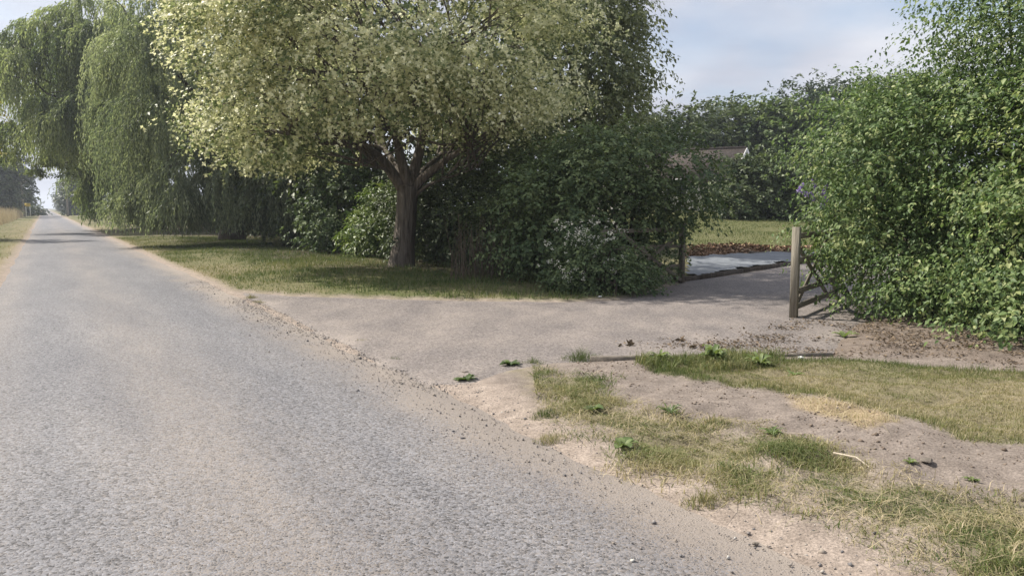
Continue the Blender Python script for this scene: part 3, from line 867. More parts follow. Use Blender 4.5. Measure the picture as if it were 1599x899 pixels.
# ivy-covered hedge at the left gate
gh = g(985, 462)
plant('ivy_hedge', 'tall rounded ivy-smothered hedge standing behind the overgrown left gate', 'hedge', (2.5, 16.3),
      [(1.7, 16.7, 1.5, 1.5, 1.2, 1.6), (3.45, 17.0, 2.25, 1.0, 1.0, 1.05), (2.0, 16.6, 2.4, 1.1, 1.1, .95), (.8, 16.4, 1.3, 1.0, 1.0, 1.3), (2.7, 17.3, 1.2, .75, .7, .9)],
      'ivy', 290, zmin=.05, trunk_r=.07, n_limbs=14, stems=4, sprays=8, spread=.24, nleaf=10, twig=.3, L=.085, W=.062, shape='oval', tint=(.62, .27),
      keep=lambda p: p[:, 1] > 15.0 + .0 * p[:, 0])
r_, BPc, BOc = plant('climber_shrub', 'low dark climber with small white flower heads spilling over the left gate', 'shrub', (1.75, 14.75),
      [lob(925, 408, 14.7, .62, .55, .55), lob(965, 430, 14.6, .62, .5, .45), lob(895, 425, 14.8, .42, .45, .45), lob(985, 440, 14.9, .4, .35, .3)],
      'ivy', 120, zmin=.05, trunk_r=.03, n_limbs=10, stems=3, sprays=7, spread=.17, nleaf=9, twig=.22, L=.06, W=.042, shape='oval', limb_r=.015)
fl = []
for px, py, n in [(880, 352, 9), (905, 362, 16), (925, 350, 9), (950, 372, 10), (860, 385, 5), (865, 412, 8), (888, 424, 12), (900, 372, 10), (938, 384, 4), (975, 396, 3),
                  (925, 400, 3), (910, 425, 4), (965, 425, 2), (952, 362, 5), (918, 375, 7)]:
    for _ in range(n):
        c = at(px + rng.normal() * 11, py + rng.normal() * 6, 14.05 + rng.normal() * .08)
        for _k in range(9):
            q = c + rng.normal(size=3) * .018
            fl.append((q, unit(1)[0] * .6 + np.array([0, -.5, .8])))
Pf = np.array([f[0] for f in fl]); Nf = np.array([f[1] for f in fl])
V, F, li = leaf_mesh(Pf, norm(np.cross(Nf, unit(len(Pf)))), Nf, .022, .022, 'diamond')
mesh_obj('flower_heads', V, F, M['white_flower'], r_, attrs={'tint': ('FACE', rng.random(len(F)))})
# dead stalks at the foot of the bushes
root = tag(empty('withered_plant', g(745, 440)), 'clump of dead brown upright stems at the foot of the shaded bushes', 'dead plant')
mb = MB()
for _ in range(75):
    b = g(rng.uniform(700, 800), rng.uniform(437, 446)); h = rng.uniform(.7, 1.5)
    t = b + np.array([rng.normal() * .14, rng.normal() * .12, h])
    mb.tube(bez(b, (b + t) / 2 + rng.normal(size=3) * .05, t, 4), [.009, .008, .006, .003], 4, cap=False)
V = np.vstack(mb.v); F = np.vstack(mb.f)
mesh_obj('stalks', V, F, M['stalk'], root, attrs={'tint': ('FACE', rng.random(len(F)))})

# ------------------------------------------------------------------ the shrubs right of the gate
kwh = dict(sprays=15, nleaf=11, L=.062, W=.038, shape='oval', twig=.32, spread=.30, flat=.34, up=.8, droop=.25, hang=.6, tint=(.5, .27))
right = [('hedge_shrub', 'light green leafy shrub directly behind the right gate post', (6.0, 11.7),
          [(6.1, 11.9, 1.1, 1.1, 1.0, 1.1), (5.55, 11.9, 2.35, 1.0, 1.0, .75), (5.75, 12.1, 2.9, .85, .95, .55), (6.5, 11.8, 2.6, 1.0, 1.0, 1.0), (5.75, 11.45, .55, .7, .6, .5), (5.35, 11.9, 1.35, .5, .55, .5)], 300),
         ('hedge_shrub', 'tallest leafy shrub of the right hedge, its top cut off by the picture edge', (7.0, 11.0),
          [(7.0, 11.3, 2.2, 1.4, 1.3, 2.0), (7.3, 11.0, 4.0, 1.2, 1.2, 1.3), (8.0, 10.6, 4.2, 1.2, 1.2, 1.4), (6.35, 11.4, 3.1, .75, .8, .55), (6.0, 11.0, 4.25, .28, .3, .45), (6.95, 10.8, 4.25, 1.0, .9, .9)], 330),
         ('hedge_shrub', 'broad leafy shrub in the middle of the right hedge above bare soil', (6.5, 10.1),
          [(6.55, 10.3, 1.1, 1.0, 1.0, 1.1), (6.75, 10.1, 2.3, 1.0, 1.0, 1.1), (6.05, 10.45, .5, .7, .7, .45)], 190),
         ('hedge_shrub', 'yellowish leafy shrub at the right picture edge beside the dry lawn', (6.6, 9.0),
          [(6.5, 9.1, .95, .9, .85, 1.0), (6.1, 9.35, .45, .6, .6, .42), (6.8, 9.0, 2.0, 1.0, .9, 1.0), (7.2, 8.9, 3.0, 1.0, .9, 1.1)], 160)]
for k, (nm, lab, b, L_, nb) in enumerate(right):
    kk = dict(kwh)
    if k == 3: kk.update(tint=(.66, .25), L=.072, W=.045)
    plant(nm, lab, 'shrub', b, L_, 'hedge', int(nb * .6), inner=.5, zmin=.08, trunk_r=.045, n_limbs=16, stems=4, limb_r=.02, group='leafy shrubs of the right hedge', back=.6, gap=.24, **kk)
# buddleia behind the gate
bb = at(1270, 330, 13.6)
r_, BPb, BOb = plant('buddleia_bush', 'buddleia with purple flower spikes poking out beside the right gate shrub', 'shrub', (5.75, 13.7),
      [(5.7, 13.7, 1.5, .5, .5, .8)], 'green', 40, zmin=.1, trunk_r=.03, n_limbs=8, stems=3, limb_r=.015, sprays=6, spread=.16, nleaf=8, twig=.3, L=.12, W=.04, tint=(.7, .2))
for px, py, ln in [(1276, 298, .22), (1283, 305, .2), (1290, 315, .18), (1262, 306, .2), (1246, 300, .16), (1284, 325, .16), (1270, 312, .15)]:
    c = at(px, py, 12.55 + rng.normal() * .1)
    ax = norm(np.array([rng.normal() * .5, -.3, .6]))
    n = 150
    al = rng.random(n)
    P = c + ax * (al * ln)[:, None] + unit(n) * (.035 * (1 - al * .75))[:, None]
    V, F, li = leaf_mesh(P, unit(n), unit(n), .022, .02, 'diamond')
    mesh_obj('flower_spike', V, F, M['purple_flower'], r_, attrs={'tint': ('FACE', rng.random(len(F)))})
    mbs = MB(); mbs.tube([np.array([5.7, 13.6, 1.2]), (c + np.array([5.7, 13.6, 1.2])) / 2 + (0, 0, .1), c], [.008, .006, .004], 4, cap=False)
    mbs.build('stem', M['bark'], r_)

# ------------------------------------------------------------------ the two field gates
def gate(name, label, a, b, h, mat_post, z0=.0, shown_post=True):
    """timber gate leaf from the near end a to b"""
    a, b = np.array([*a, 0.0]), np.array([*b, 0.0]); d = norm(b - a); side = np.cross(d, (0, 0, 1))
    root = tag(empty(name, a), label, 'gate')
    Z = lambda p, z: np.array([p[0], p[1], z])
    m = MB(); m.box(Z(a, .0), Z(a, h), .105, .10, up=d, bev=.004); m.build('post', mat_post, root)
    ln = np.linalg.norm(b - a)
    q = a + d * ln
    m = MB(); m.box(Z(q, .08), Z(q, h * .93), .08, .075, up=d); m.build('stile', mat_post, root)
    for f in (.12, .29, .63, .90):
        m = MB(); m.box(Z(a + d * .06, h * f), Z(q - d * .035, h * f), .025, .085); m.build('rail', M['wood_h'], root)
    for s0, s1, f0, f1 in ((.06, .86, .84, .10), (.06, .88, .05, .93)):
        m = MB(); o = side * -.032
        m.box(Z(a + d * (.06 + (ln - .1) * (s0 - .06)), h * f0) + o, Z(a + d * (ln - .04) * s1, h * f1) + o, .025, .085); m.build('brace', M['wood_h'], root)
    for z in (.25, .75):
        m = MB(); m.tube([Z(a + d * .05, h * z) - side * .02, Z(a + d * .45, h * z) - side * .02], .008, 6); m.build('hinge', M['iron'], root)
    return root


M['iron'] = noise_mat('rusty_iron', [(.3, (.03, .025, .022)), (.7, (.12, .06, .035))], 30, rough=.7)
gp = g(1239, 497)
gate('field_gate', 'weathered timber gate with an upright post half hidden in the right hedge', gp[:2], gp[:2] + np.array([1.5, 2.2]), 1.33, M['wood'])
gl = g(1066, 441)
gate('field_gate', 'dark weathered gate swallowed by the climber left of the drive', gl[:2] + np.array([-.05, -.1]), gl[:2] + np.array([-1.95, -1.85]), 1.28, M['wood_h'])
# leaves of ivy growing on the left gate
root = tag(empty('ivy_vine', gl), 'ivy trailing over the bars of the left gate', 'vine')
n = 1500
al = rng.random(n) ** .8
P = np.stack([gl[0] - 2.0 * al - .05, gl[1] - 1.85 * al - .1, rng.beta(.9, 1.1, n) * 1.3], 1) + rng.normal(size=(n, 3)) * .07
keep = (rng.random(n) < .35 + .65 * al) | (P[:, 2] < .4) | (al < .06)
P = P[keep]; n = len(P)
V, F, li = leaf_mesh(P, unit(n) + np.array([0, 0, -.6]), unit(n) * .6 + np.array([.3, -.7, .5]), .075 * rng.uniform(.6, 1.2, n), .055, 'oval')
mesh_obj('leaves', V, F, M['ivy'], root, attrs={'tint': ('FACE', np.clip(rng.normal(.55, .25, n), 0, 1)[li])})

# ------------------------------------------------------------------ ground sheet, mulch and edging inside the gate
TP = pixpoly([(1068, 432), (1074, 408), (1130, 404), (1180, 400), (1245, 398), (1400, 388)]) + pixpoly([(1420, 392), (1238, 412), (1160, 424), (1092, 435)])
tx, ty = np.arange(3, 14, .14), np.arange(16.5, 30, .14)
TX, TY = np.meshgrid(tx, ty); X, Y = TX.ravel(), TY.ravel()
sd_ = sdf(TP, X, Y) + (fbm(X, Y, 1.2, 83) - .5) * .25
tz = np.maximum(height(X, Y), 0) + .035 + .03 * np.abs(np.sin(X * 1.1 + Y * 1.9 + 3 * fbm(X, Y, .6, 81))) ** 4 + .05 * (fbm(X, Y, 1.3, 82) - .4).clip(0)
ny, nx = TX.shape
i, j = np.meshgrid(np.arange(ny - 1), np.arange(nx - 1), indexing='ij'); b0 = (i * nx + j).ravel()
Ft = np.stack([b0, b0 + 1, b0 + nx + 1, b0 + nx], 1); Ft = Ft[sd_[Ft].max(1) < 0]
M['tarp'] = noise_mat('woven_ground_sheet', [(.3, (0.130, 0.143, 0.161)), (.7, (0.192, 0.208, 0.229))], 1.6, rough=.6, bump=.8, bscale=5, spec=.3, bdist=.06)
tag(mesh_obj('ground_sheet', np.stack([X, Y, tz], 1), Ft, M['tarp'], smooth=True), 'pale blue-grey plastic ground sheet spread beyond the gates', 'tarpaulin')
root = tag(empty('edging_board', g(1150, 428)), 'dark timber edging board along the front of the blue-grey sheet', 'edging')
pts = [g(1050, 441), g(1092, 437), g(1160, 426), g(1240, 413.5), g(1330, 402)]
for a, b in zip(pts[:-1], pts[1:]):
    m = MB(); m.box(a + (0, 0, .05), b + (0, 0, .05) - norm(b - a) * .01, .04, .12); m.build('board', M['bark_dark'], root)


def chips(name, label, cat, poly, n, size, mat, zoff=0.01, pile=0.0, flatn=.6, kind='stuff'):
    poly = np.array(poly); lo, hi = poly.min(0), poly.max(0)
    P = rng.uniform(lo, hi, (n * 3, 2)); s = sdf(poly, P[:, 0], P[:, 1]); ok = (s < rng.normal(size=len(s)) * .12) & (rng.random(len(s)) < sstep(.3, .6, fbm(P[:, 0], P[:, 1], 2.2, 150)) + (size > .06)); P, s = P[ok][:n], s[ok][:n]
    z = np.maximum(height(P[:, 0], P[:, 1]), 0) + zoff + rng.random(len(P)) * pile * np.clip(-s * 2, 0, 1)
    m = len(P); L = size * rng.uniform(.4, 1.4, m)
    V, F, li = leaf_mesh(np.column_stack([P, z]), unit(m) * np.array([1, 1, .35]), unit(m) * flatn + np.array([0, 0, 1]), L, L * rng.uniform(.35, .8, m), 'oval' if size > .06 else 'diamond')
    o = mesh_obj(name, V, F, mat, attrs={'tint': ('FACE', rng.random(m)[li])})
    return tag(o, label, cat, kind=kind)


MU = pixpoly([(1066, 409), (1074, 393), (1150, 391.5), (1240, 393), (1290, 393), (1240, 397), (1180, 400), (1130, 404)])
chips('bark_mulch', 'reddish brown bark mulch between the sheet and the garden lawn', 'mulch', MU, 3600, .13, M['mulch'], pile=.07, flatn=1.0)
m = MB(); a, b = g(1172, 397, .08), g(1250, 395.5, .08)
m.tube(np.linspace(a, b, 7) + rng.normal(size=(7, 3)) * .012, .085, 9, wob=.05)
tag(m.build('timber_log', M['bark'], smooth=True), 'pale log lying behind the blue-grey sheet beside the gate post', 'log')
chips('leaf_litter', 'brown fallen leaves and twigs between kerb and right hedge', 'leaf litter', LITTER, 4200, .038, M['litter'], zoff=.008, pile=.02)
LIT2 = pixpoly([(960, 545), (1000, 532), (1160, 530), (1250, 505), (1320, 540), (1290, 556), (1100, 556)])
chips('drive_litter', 'dry leaf debris scattered over the drive beside the kerb', 'leaf litter', LIT2, 1100, .032, M['litter'], zoff=.018)

# ------------------------------------------------------------------ bungalow behind the hedge
root = tag(empty('bungalow', (12.0, 57, 1.4)), 'low bungalow with brown roof and white bargeboard behind the round bush', 'house')
ap = at(1166, 231, 52.0)                                  # gable apex towards us
gd = norm(np.array([-.86, .50, 0.0]))                     # along the ridge, away to the left
gs = np.array([-gd[1], gd[0], 0.0]); gs = gs if gs[1] < 0 else -gs   # down-slope side that faces the camera
ZB, HW, RH = zg(ap[0], 50) - .1, 3.8, 2.3
LEN = 14.0
eave = ap[2] - RH
M['render'] = noise_mat('pale_render', [(.3, (.55, .52, .47)), (.7, (.68, .66, .60))], 3, bump=.1)
M['tiles'] = noise_mat('brown_roof_tiles', [(.25, (0.060, 0.048, 0.040)), (.75, (0.144, 0.116, 0.097))], 5, detail=8, bump=.8, bscale=14, bdist=.05)
M['white'] = noise_mat('white_paint', [(.3, (.72, .72, .70)), (.7, (.82, .82, .80))], 6, bump=.05, rough=.5)
M['glass'] = noise_mat('window_glass', [(.3, (.02, .025, .03)), (.7, (.05, .06, .07))], 2, rough=.08, bump=0, spec=.6)
c0, c1 = ap - gd * 0, ap + gd * LEN
W_ = HW - .35
pl = [c0 + gs * W_ + gd * .25, c0 - gs * W_ + gd * .25, c1 - gs * W_ - gd * .25, c1 + gs * W_ - gd * .25]
V = [(*p[:2], ZB) for p in pl] + [(*p[:2], eave + .15) for p in pl] + [tuple(c0 + gd * .25 - (0, 0, .12)), tuple(c1 - gd * .25 - (0, 0, .12))]
mesh_obj('wall', V, [np.array([(0, 1, 5, 4), (1, 2, 6, 5), (2, 3, 7, 6), (3, 0, 4, 7)]), np.array([(4, 5, 8), (6, 7, 9)])], M['render'], root)
for sgn in (1, -1):
    e0, e1 = c0 + gs * sgn * HW, c1 + gs * sgn * HW
    e0, e1 = np.array([*e0[:2], eave]), np.array([*e1[:2], eave])
    nrm = norm(np.cross(e0 - c0, c1 - c0)); nrm = nrm if nrm[2] > 0 else -nrm
    V = [c0, c1, e1, e0] + [q - nrm * .14 for q in (c0, c1, e1, e0)]
    mesh_obj('roof_slope', V, np.array([(0, 1, 2, 3), (7, 6, 5, 4), (0, 4, 5, 1), (1, 5, 6, 2), (2, 6, 7, 3), (3, 7, 4, 0)]), M['tiles'], root)
    m = MB(); m.box(c0 - gd * .03 + (0, 0, -.10), e0 - gd * .03 + (0, 0, -.10), .04, .24); m.build('bargeboard', M['white'], root)
m = MB(); m.tube([c0 + (0, 0, .03), c1 + (0, 0, .03)], .09, 8); m.build('ridge_tiles', M['tiles'], root)
for f in (.2, .5, .78):
    wpos = c0 + gs * (W_ + .02) + gd * LEN * f; a = np.array([*wpos[:2], ZB + 1.5]); b = a + gd * 1.4
    m = MB(); m.box(a, b, .06, 1.15); w = m.build('window', M['white'], root)
    m = MB(); m.box(a + gd * .08 + gs * .03, b - gd * .08 + gs * .03, .03, 1.0); m.build('pane', M['glass'], w)

# ------------------------------------------------------------------ trees round the garden
p = at(1190, 340, 42)
plant('round_bush', 'dark rounded bush in front of the bungalow gable', 'shrub', (p[0], 43.5), [(p[0] + .1, 43.5, 2.4, 2.2, 2.0, 1.6), (p[0] + .45, 43, 3.3, 1.25, 1.4, 1.35), (p[0] + 1.3, 43, 2.4, 1.2, 1.4, 1.5), (p[0] - 1.2, 43, 2.6, 1.15, 1.1, 1.35)],
      'dark', 170, zmin=.9, trunk_r=.1, n_limbs=10, stems=3, sprays=7, spread=.38, nleaf=10, twig=.4, L=.20, W=.13, tint=(.65, .25))
far_r = [('treeline_tree', 'leafy tree rising behind the ivy hedge right of the maple', 1030, 150, 62, 4.2, 5.2, 'far'),
         ('treeline_tree', 'low spreading leafy tree above the bungalow ridge', 1105, 152, 66, 4.4, 4.6, 'far'),
         ('treeline_tree', 'mid green leafy tree behind the bungalow gable', 1165, 143, 72, 4.6, 5.4, 'green'),
         ('treeline_tree', 'paler green leafy tree right of the bungalow gable', 1215, 142, 64, 3.6, 4.4, 'green'),
         ('treeline_tree', 'leafy tree whose top peeps between the dark conifer and the right hedge', 1345, 112, 66, 4.5, 5.6, 'far'),
         ('treeline_tree', 'leafy tree seen over the middle of the right hedge slope', 1410, 98, 60, 4.5, 6.0, 'far'),
         ('treeline_tree', 'leafy tree left of the bungalow behind the tall green tree', 960, 165, 58, 4.0, 4.6, 'far')]
for nm, lab, px, py, Y, r, h, mt in far_r:
    c = at(px, py, Y); c[2] -= h * .85 + .9
    plant(nm, lab, 'tree', (c[0], Y), [(c[0], Y, c[2], r, r * .85, h * .85), (c[0] + r * .4, Y - .5, c[2] + h * .35, r * .6, r * .6, h * .5), (c[0] - r * .5, Y - .8, c[2] - h * .3, r * .65, r * .65, h * .7)],
          mt, 135, inner=.3, trunk_r=.22, n_limbs=12, trunk_h=c[2], group='trees behind the garden', sprays=7, spread=.7, flat=.6, nleaf=10, twig=.75, L=.34, W=.24, tint=(.6, .25))
for lab, px, py, Y, r, h in [('dark conifer standing highest in the tree line behind the garden', 1268, 108, 66, 2.6, 6.0),
                             ('second dark conifer just right of the highest one', 1310, 112, 70, 2.6, 5.8)]:
    c = at(px, py, Y); c[2] -= h * .9 + .6
    plant('conifer_tree', lab, 'tree', (c[0], Y), [(c[0], Y, c[2] - 1, r, r, h * .8), (c[0] - .6, Y, c[2] + h * .45, r * .55, r * .55, h * .45), (c[0] + .9, Y, c[2] + h * .2, r * .7, r * .7, h * .45)],
          'conifer', 135, inner=.3, trunk_r=.2, n_limbs=8, trunk_h=c[2], group='trees behind the garden', sprays=7, spread=.6, flat=.8, nleaf=10, twig=.8, L=.32, W=.14, up=.3, droop=-.3)

# ------------------------------------------------------------------ far end of the lane
for lab, px, Y, r, top, mt in [('dark tree left of the lane at the picture edge', -16, 128, 4.0, 240, 'dark'), ('tall dark tree left of the far lane', 12, 152, 3.4, 243, 'dark'),
                               ('lower dark tree by the yellow sign', 29, 205, 2.6, 298, 'dark'), ('dark tree right of the far lane behind the willow', 128, 170, 3.4, 268, 'conifer'),
                               ('dark tree right of the far lane beside the pole', 115, 225, 3.4, 275, 'conifer'), ('small dark tree right of the far lane nearest its end', 103, 330, 4.0, 283, 'conifer')]:
    c = at(px, top, Y); h = c[2]
    plant('lane_tree', lab, 'tree', (c[0], Y), [(c[0], Y, h * .52, r, r, h * .5), (c[0] + r * .2, Y, h * .75, r * .7, r * .7, h * .27), (c[0] - r * .3, Y, h * .35, r * .9, r * .9, h * .35)],
          mt, 130, inner=.3, trunk_r=.3, n_limbs=6, trunk_h=h * .6, group='dark trees at the far end of the lane', sprays=7, spread=.65, flat=.7, nleaf=9, twig=.8, L=.5, W=.35)
for lab, px0, py0, px1, Y in [('wooden utility pole left of the far lane', 33, 281, 38, 140), ('wooden utility pole right of the far lane', 103, 284, 106, 150)]:
    t = at(px0, py0, Y); b = np.array([at(px1, 335, Y)[0], Y, 0.0])
    root = tag(empty('utility_pole', b), lab, 'pole', 'utility poles along the lane')
    m = MB(); m.tube(np.linspace(b - (0, 0, .2), t, 6), np.linspace(.20, .14, 6), 10); m.build('pole', M['wood'], root)
    d = np.array([RN[0], RN[1], 0]) * .8
    m = MB(); m.box(t - d - (0, 0, .35), t + d - (0, 0, .35), .1, .12); arm = m.build('crossarm', M['wood'], root)
    for s in (-.8, 0, .8):
        m = MB(); q = t + d * s * 1.1 - (0, 0, .28); m.tube([q, q + (0, 0, .08), q + (0, 0, .16)], [.05, .065, .03], 8); m.build('insulator', M['white'], arm)
sg = at(43, 320, 135)
root = tag(empty('road_sign', (sg[0], 135, 0)), 'yellow roadside sign on white posts left of the far lane', 'sign')
M['yellow'] = noise_mat('yellow_sign_face', [(.3, (.55, .40, .05)), (.7, (.66, .50, .08))], 2, bump=0, rough=.5)
m = MB(); m.box(sg - (.48, 0, 0), sg + (.48, 0, 0), .04, .55); m.build('board', M['yellow'], root)
for s in (-.35, .35):
    m = MB(); m.box((sg[0] + s, 135.06, 0), (sg[0] + s, 135.06, sg[2] + .3), .08, .08, up=(0, 1, 0)); m.build('post', M['white'], root)
for lab, px, Y, r, h in [('low clipped hedge bush under the yellow sign', 50, 175, 2.2, 1.7), ('small dark bush left of the yellow sign', 33, 160, 1.6, 1.9)]:
    c = at(px, 330, Y)
    plant('verge_bush', lab, 'shrub', (c[0], Y), [(c[0], Y, h * .5, r, r * .8, h * .5)], 'dark', 45, zmin=.1, trunk_r=.06, n_limbs=4, group='bushes on the far left verge', sprays=6, spread=.5,
          nleaf=8, twig=.5, L=.4, W=.28)
# young tree just outside the left picture edge: its shadow crosses the lane
c = at(-66, 250, 40)
plant('roadside_tree', 'yellowing leafy branches reaching in at the left picture edge', 'tree', (c[0] - .3, 40.5), [(c[0] - .3, 40.5, 5.6, 1.9, 1.7, 2.5), (c[0] - .6, 40.5, 4.4, 1.8, 1.6, 1.5)],
      'yellow_leaf', 90, trunk_h=4, trunk_r=.12, n_limbs=14, sprays=7, spread=.3, nleaf=9, twig=.35, L=.13, W=.09)

# far-off woods along the horizon (one mass each side of nothing one could count)
parts = []
for px, Y, r, h in [(x + rng.normal() * 14, 620 + rng.uniform(-60, 160), rng.uniform(14, 24), rng.uniform(5, 11)) for x in list(range(-700, 40, 80)) + list(range(115, 2300, 80))]:
    c = at(px, 325, Y)
    BP, BO = boughs_of([(c[0], Y, h * .4, r, 9, h * .6)], 24, zmin=.3)
    parts.append(crown_arrays(BP, BO, sprays=4, spread=2.6, nleaf=6, twig=2.5, L=2.4, W=1.8))
V, F, T = merge(parts)
tag(mesh_obj('distant_woods', V, F, M['far'], attrs={'tint': ('FACE', T)}), 'line of far-off woods on the horizon', 'woods', kind='stuff')


# ------------------------------------------------------------------ grass, stones, weeds
def blades(name, label, n, box, prob, hgt, wid, tintf, mat='grass', lean=.6, seg=True, cat='grass', clump=0.0):
    x0, x1, y0, y1 = box
    X, Y = rng.uniform(x0, x1, n), rng.uniform(y0, y1, n)
    m = masks(X, Y); p = prob(X, Y, m)
    ok = rng.random(n) < p
    X, Y = X[ok], Y[ok]; m = {k: (v[ok] if hasattr(v, '__len__') else v) for k, v in m.items()}
    n = len(X); Z = height(X, Y, m) - .004
    P = np.column_stack([X, Y, Z])
    h = hgt(X, Y, m) * rng.uniform(.45, 1.25, n)
    a = rng.uniform(0, 2 * np.pi, n); dr_ = np.stack([np.cos(a), np.sin(a), 0 * a], 1)
    ln = np.abs(rng.normal(size=n)) * lean
    b = rng.uniform(0, 2 * np.pi, n); sd = np.stack([np.cos(b), np.sin(b), 0 * b], 1) * (wid * rng.uniform(.6, 1.3, n))[:, None] * .5
    mid = P + dr_ * (h * ln * .3)[:, None] + np.array([0, 0, 1]) * (h * .6)[:, None]
    tip = P + dr_ * (h * ln * 1.0)[:, None] + np.array([0, 0, 1]) * (h * (1 - .28 * np.minimum(ln, 2)).clip(.15))[:, None]
    if seg:
        V = np.stack([P - sd, P + sd, mid - sd * .75, mid + sd * .75, tip], 1).reshape(-1, 3)
        t = np.array([(0, 1, 3), (0, 3, 2), (2, 3, 4)]); F = (t[None] + (np.arange(n) * 5)[:, None, None]).reshape(-1, 3); k = 3
    else:
        V = np.stack([P - sd, P + sd, tip], 1).reshape(-1, 3); F = np.arange(n * 3).reshape(-1, 3); k = 1
    T = np.clip(tintf(X, Y, m) + rng.normal(size=n) * .13, 0, 1)
    return tag(mesh_obj(name, V, F, M[mat], attrs={'tint': ('FACE', np.repeat(T, k))}), label, cat, kind='stuff')


def dry_t(X, Y, m): return dryness(X, Y, m)


patch = lambda X, Y, s=2.5, k=51: sstep(.36, .62, fbm(X, Y, s, k))
blades('verge_grass', 'tangled green and dry grass strip beside the lane edge', 330000, (.2, 5.2, 2.2, 8.6),
       lambda X, Y, m: sstep(.22, -.30, m['strip']) * (.16 + .84 * sstep(.30, .56, fbm(X, Y, 3.2, 51))), lambda X, Y, m: .018 + .048 * patch(X, Y, 2.3, 91), .0055, dry_t, lean=1.9)
blades('grass_thatch', 'flattened dead grass matted through the strip by the lane', 85000, (.2, 5.2, 2.2, 8.6),
       lambda X, Y, m: sstep(.30, -.25, m['strip']) * (.15 + .85 * sstep(.30, .6, fbm(X, Y, 1.6, 131))) * .7, lambda X, Y, m: .05 + .02 * patch(X, Y, 3, 132), .0042, lambda X, Y, m: .70 + .25 * fbm(X, Y, 3, 133), lean=3.2)
blades('lawn_grass', 'short sun-bleached grass on the right of the bare soil', 190000, (1.2, 7.5, 4.4, 8.6),
       lambda X, Y, m: sstep(.03, -.12, m['lawn']) * (m['road'] > .5), lambda X, Y, m: .022 + .05 * np.exp(m['lawn'] / .16) + .012 * patch(X, Y, 1.5, 92), .006, dry_t, lean=.8, seg=False)
blades('straw_patch', 'flattened patch of yellow straw on the bare soil', 9000, (2.2, 5, 5.0, 7.0), lambda X, Y, m: (m['straw'] < .02) * .9,
       lambda X, Y, m: .06 + 0 * X, .004, lambda X, Y, m: .92 + 0 * X, lean=2.6)
blades('back_verge_grass', 'grass of the verge under the maple and willow', 260000, (-22, 2.2, 12.5, 42),
       lambda X, Y, m: (sstep(.12, .4, m['road']) * sstep(.05, .25, m['drive']) * (m['T'] > 2.5) * (m['T'] < 11) * (Y > 12.8)) * (.35 + .65 * patch(X, Y, .9, 94)) * (1 - .6 * (m['T'] > 8)),
       lambda X, Y, m: .05 + .05 * patch(X, Y, .7, 95) + .05 * sstep(4.2, 6, m['T']), .014, lambda X, Y, m: dry_t(X, Y, m) * .72 + .04, lean=.7, seg=False)
blades('garden_grass', 'green lawn rising behind the mulch strip', 52000, (3, 22, 25.5, 45), lambda X, Y, m: (Y > 29) * 1.0 + 0 * X,
       lambda X, Y, m: .06 + .06 * patch(X, Y, .8, 96), .022, lambda X, Y, m: .12 + .3 * fbm(X, Y, .8, 97), lean=.6, seg=False)
blades('left_verge_grass', 'patchy dry grass on the left verge of the lane', 90000, (-75, -6, 8, 110),
       lambda X, Y, m: ((m['T'] < T0 - .15) & (m['T'] > -6.2)) * (.4 + .6 * patch(X, Y, .7, 98)), lambda X, Y, m: .07 + .07 * patch(X, Y, .5, 99), .02, lambda X, Y, m: dry_t(X, Y, m) * .85 + .12, lean=.7, seg=False)
blades('field_grass', 'tall pale ripe grass of the field left of the lane', 330000, (-150, -20, 36, 200),
       lambda X, Y, m: ((m['T'] < -2.9 - .8 * fbm(X, Y, .3, 100)) & (m['T'] > -11) & (Y > 62 + 14 * fbm(X, Y, .15, 140))) * 1.0, lambda X, Y, m: 1.35 + .3 * patch(X, Y, .2, 101), .05, lambda X, Y, m: .3 + .6 * fbm(X, Y, .5, 102), mat='reed', lean=.22, seg=False)


def stones(name, label, n, box, prob, size, mat, cat='stones', sink=.45, tint=(.55, .24)):
    x0, x1, y0, y1 = box
    X, Y = rng.uniform(x0, x1, n), rng.uniform(y0, y1, n); m = masks(X, Y)
    ok = rng.random(n) < prob(X, Y, m); X, Y = X[ok], Y[ok]; n = len(X)
    Z = np.maximum(height(X, Y), 0.004 if 'clod' not in name else -1)
    base = np.array([(1, 0, 0), (-1, 0, 0), (0, 1, 0), (0, -1, 0), (0, 0, 1), (0, 0, -1), (.62, .62, .5), (-.6, .6, .55)], float)[:6]
    tf = np.array([(0, 2, 4), (2, 1, 4), (1, 3, 4), (3, 0, 4), (2, 0, 5), (1, 2, 5), (3, 1, 5), (0, 3, 5)])
    s = size * np.exp(rng.normal(size=n) * .45)
    ca = rng.uniform(0, 6.28, n); c, q = np.cos(ca), np.sin(ca)
    v = base[None] * rng.uniform(.55, 1.15, (n, 6, 1)) * np.stack([s, s * rng.uniform(.6, 1, n), s * rng.uniform(.45, .8, n)], 1)[:, None] * .5
    v += rng.normal(size=v.shape) * (s * .07)[:, None, None]
    R = np.stack([v[..., 0] * c[:, None] - v[..., 1] * q[:, None], v[..., 0] * q[:, None] + v[..., 1] * c[:, None], v[..., 2]], -1)
    V = R + np.column_stack([X, Y, Z + s * (.5 - sink) * .5])[:, None]
    F = (tf[None] + (np.arange(n) * 6)[:, None, None]).reshape(-1, 3)
    T = np.clip(rng.normal(tint[0], tint[1], n), 0, 1)
    return tag(mesh_obj(name, V.reshape(-1, 3), F, M[mat], attrs={'tint': ('FACE', np.repeat(T, 8))}), label, cat, kind='stuff')


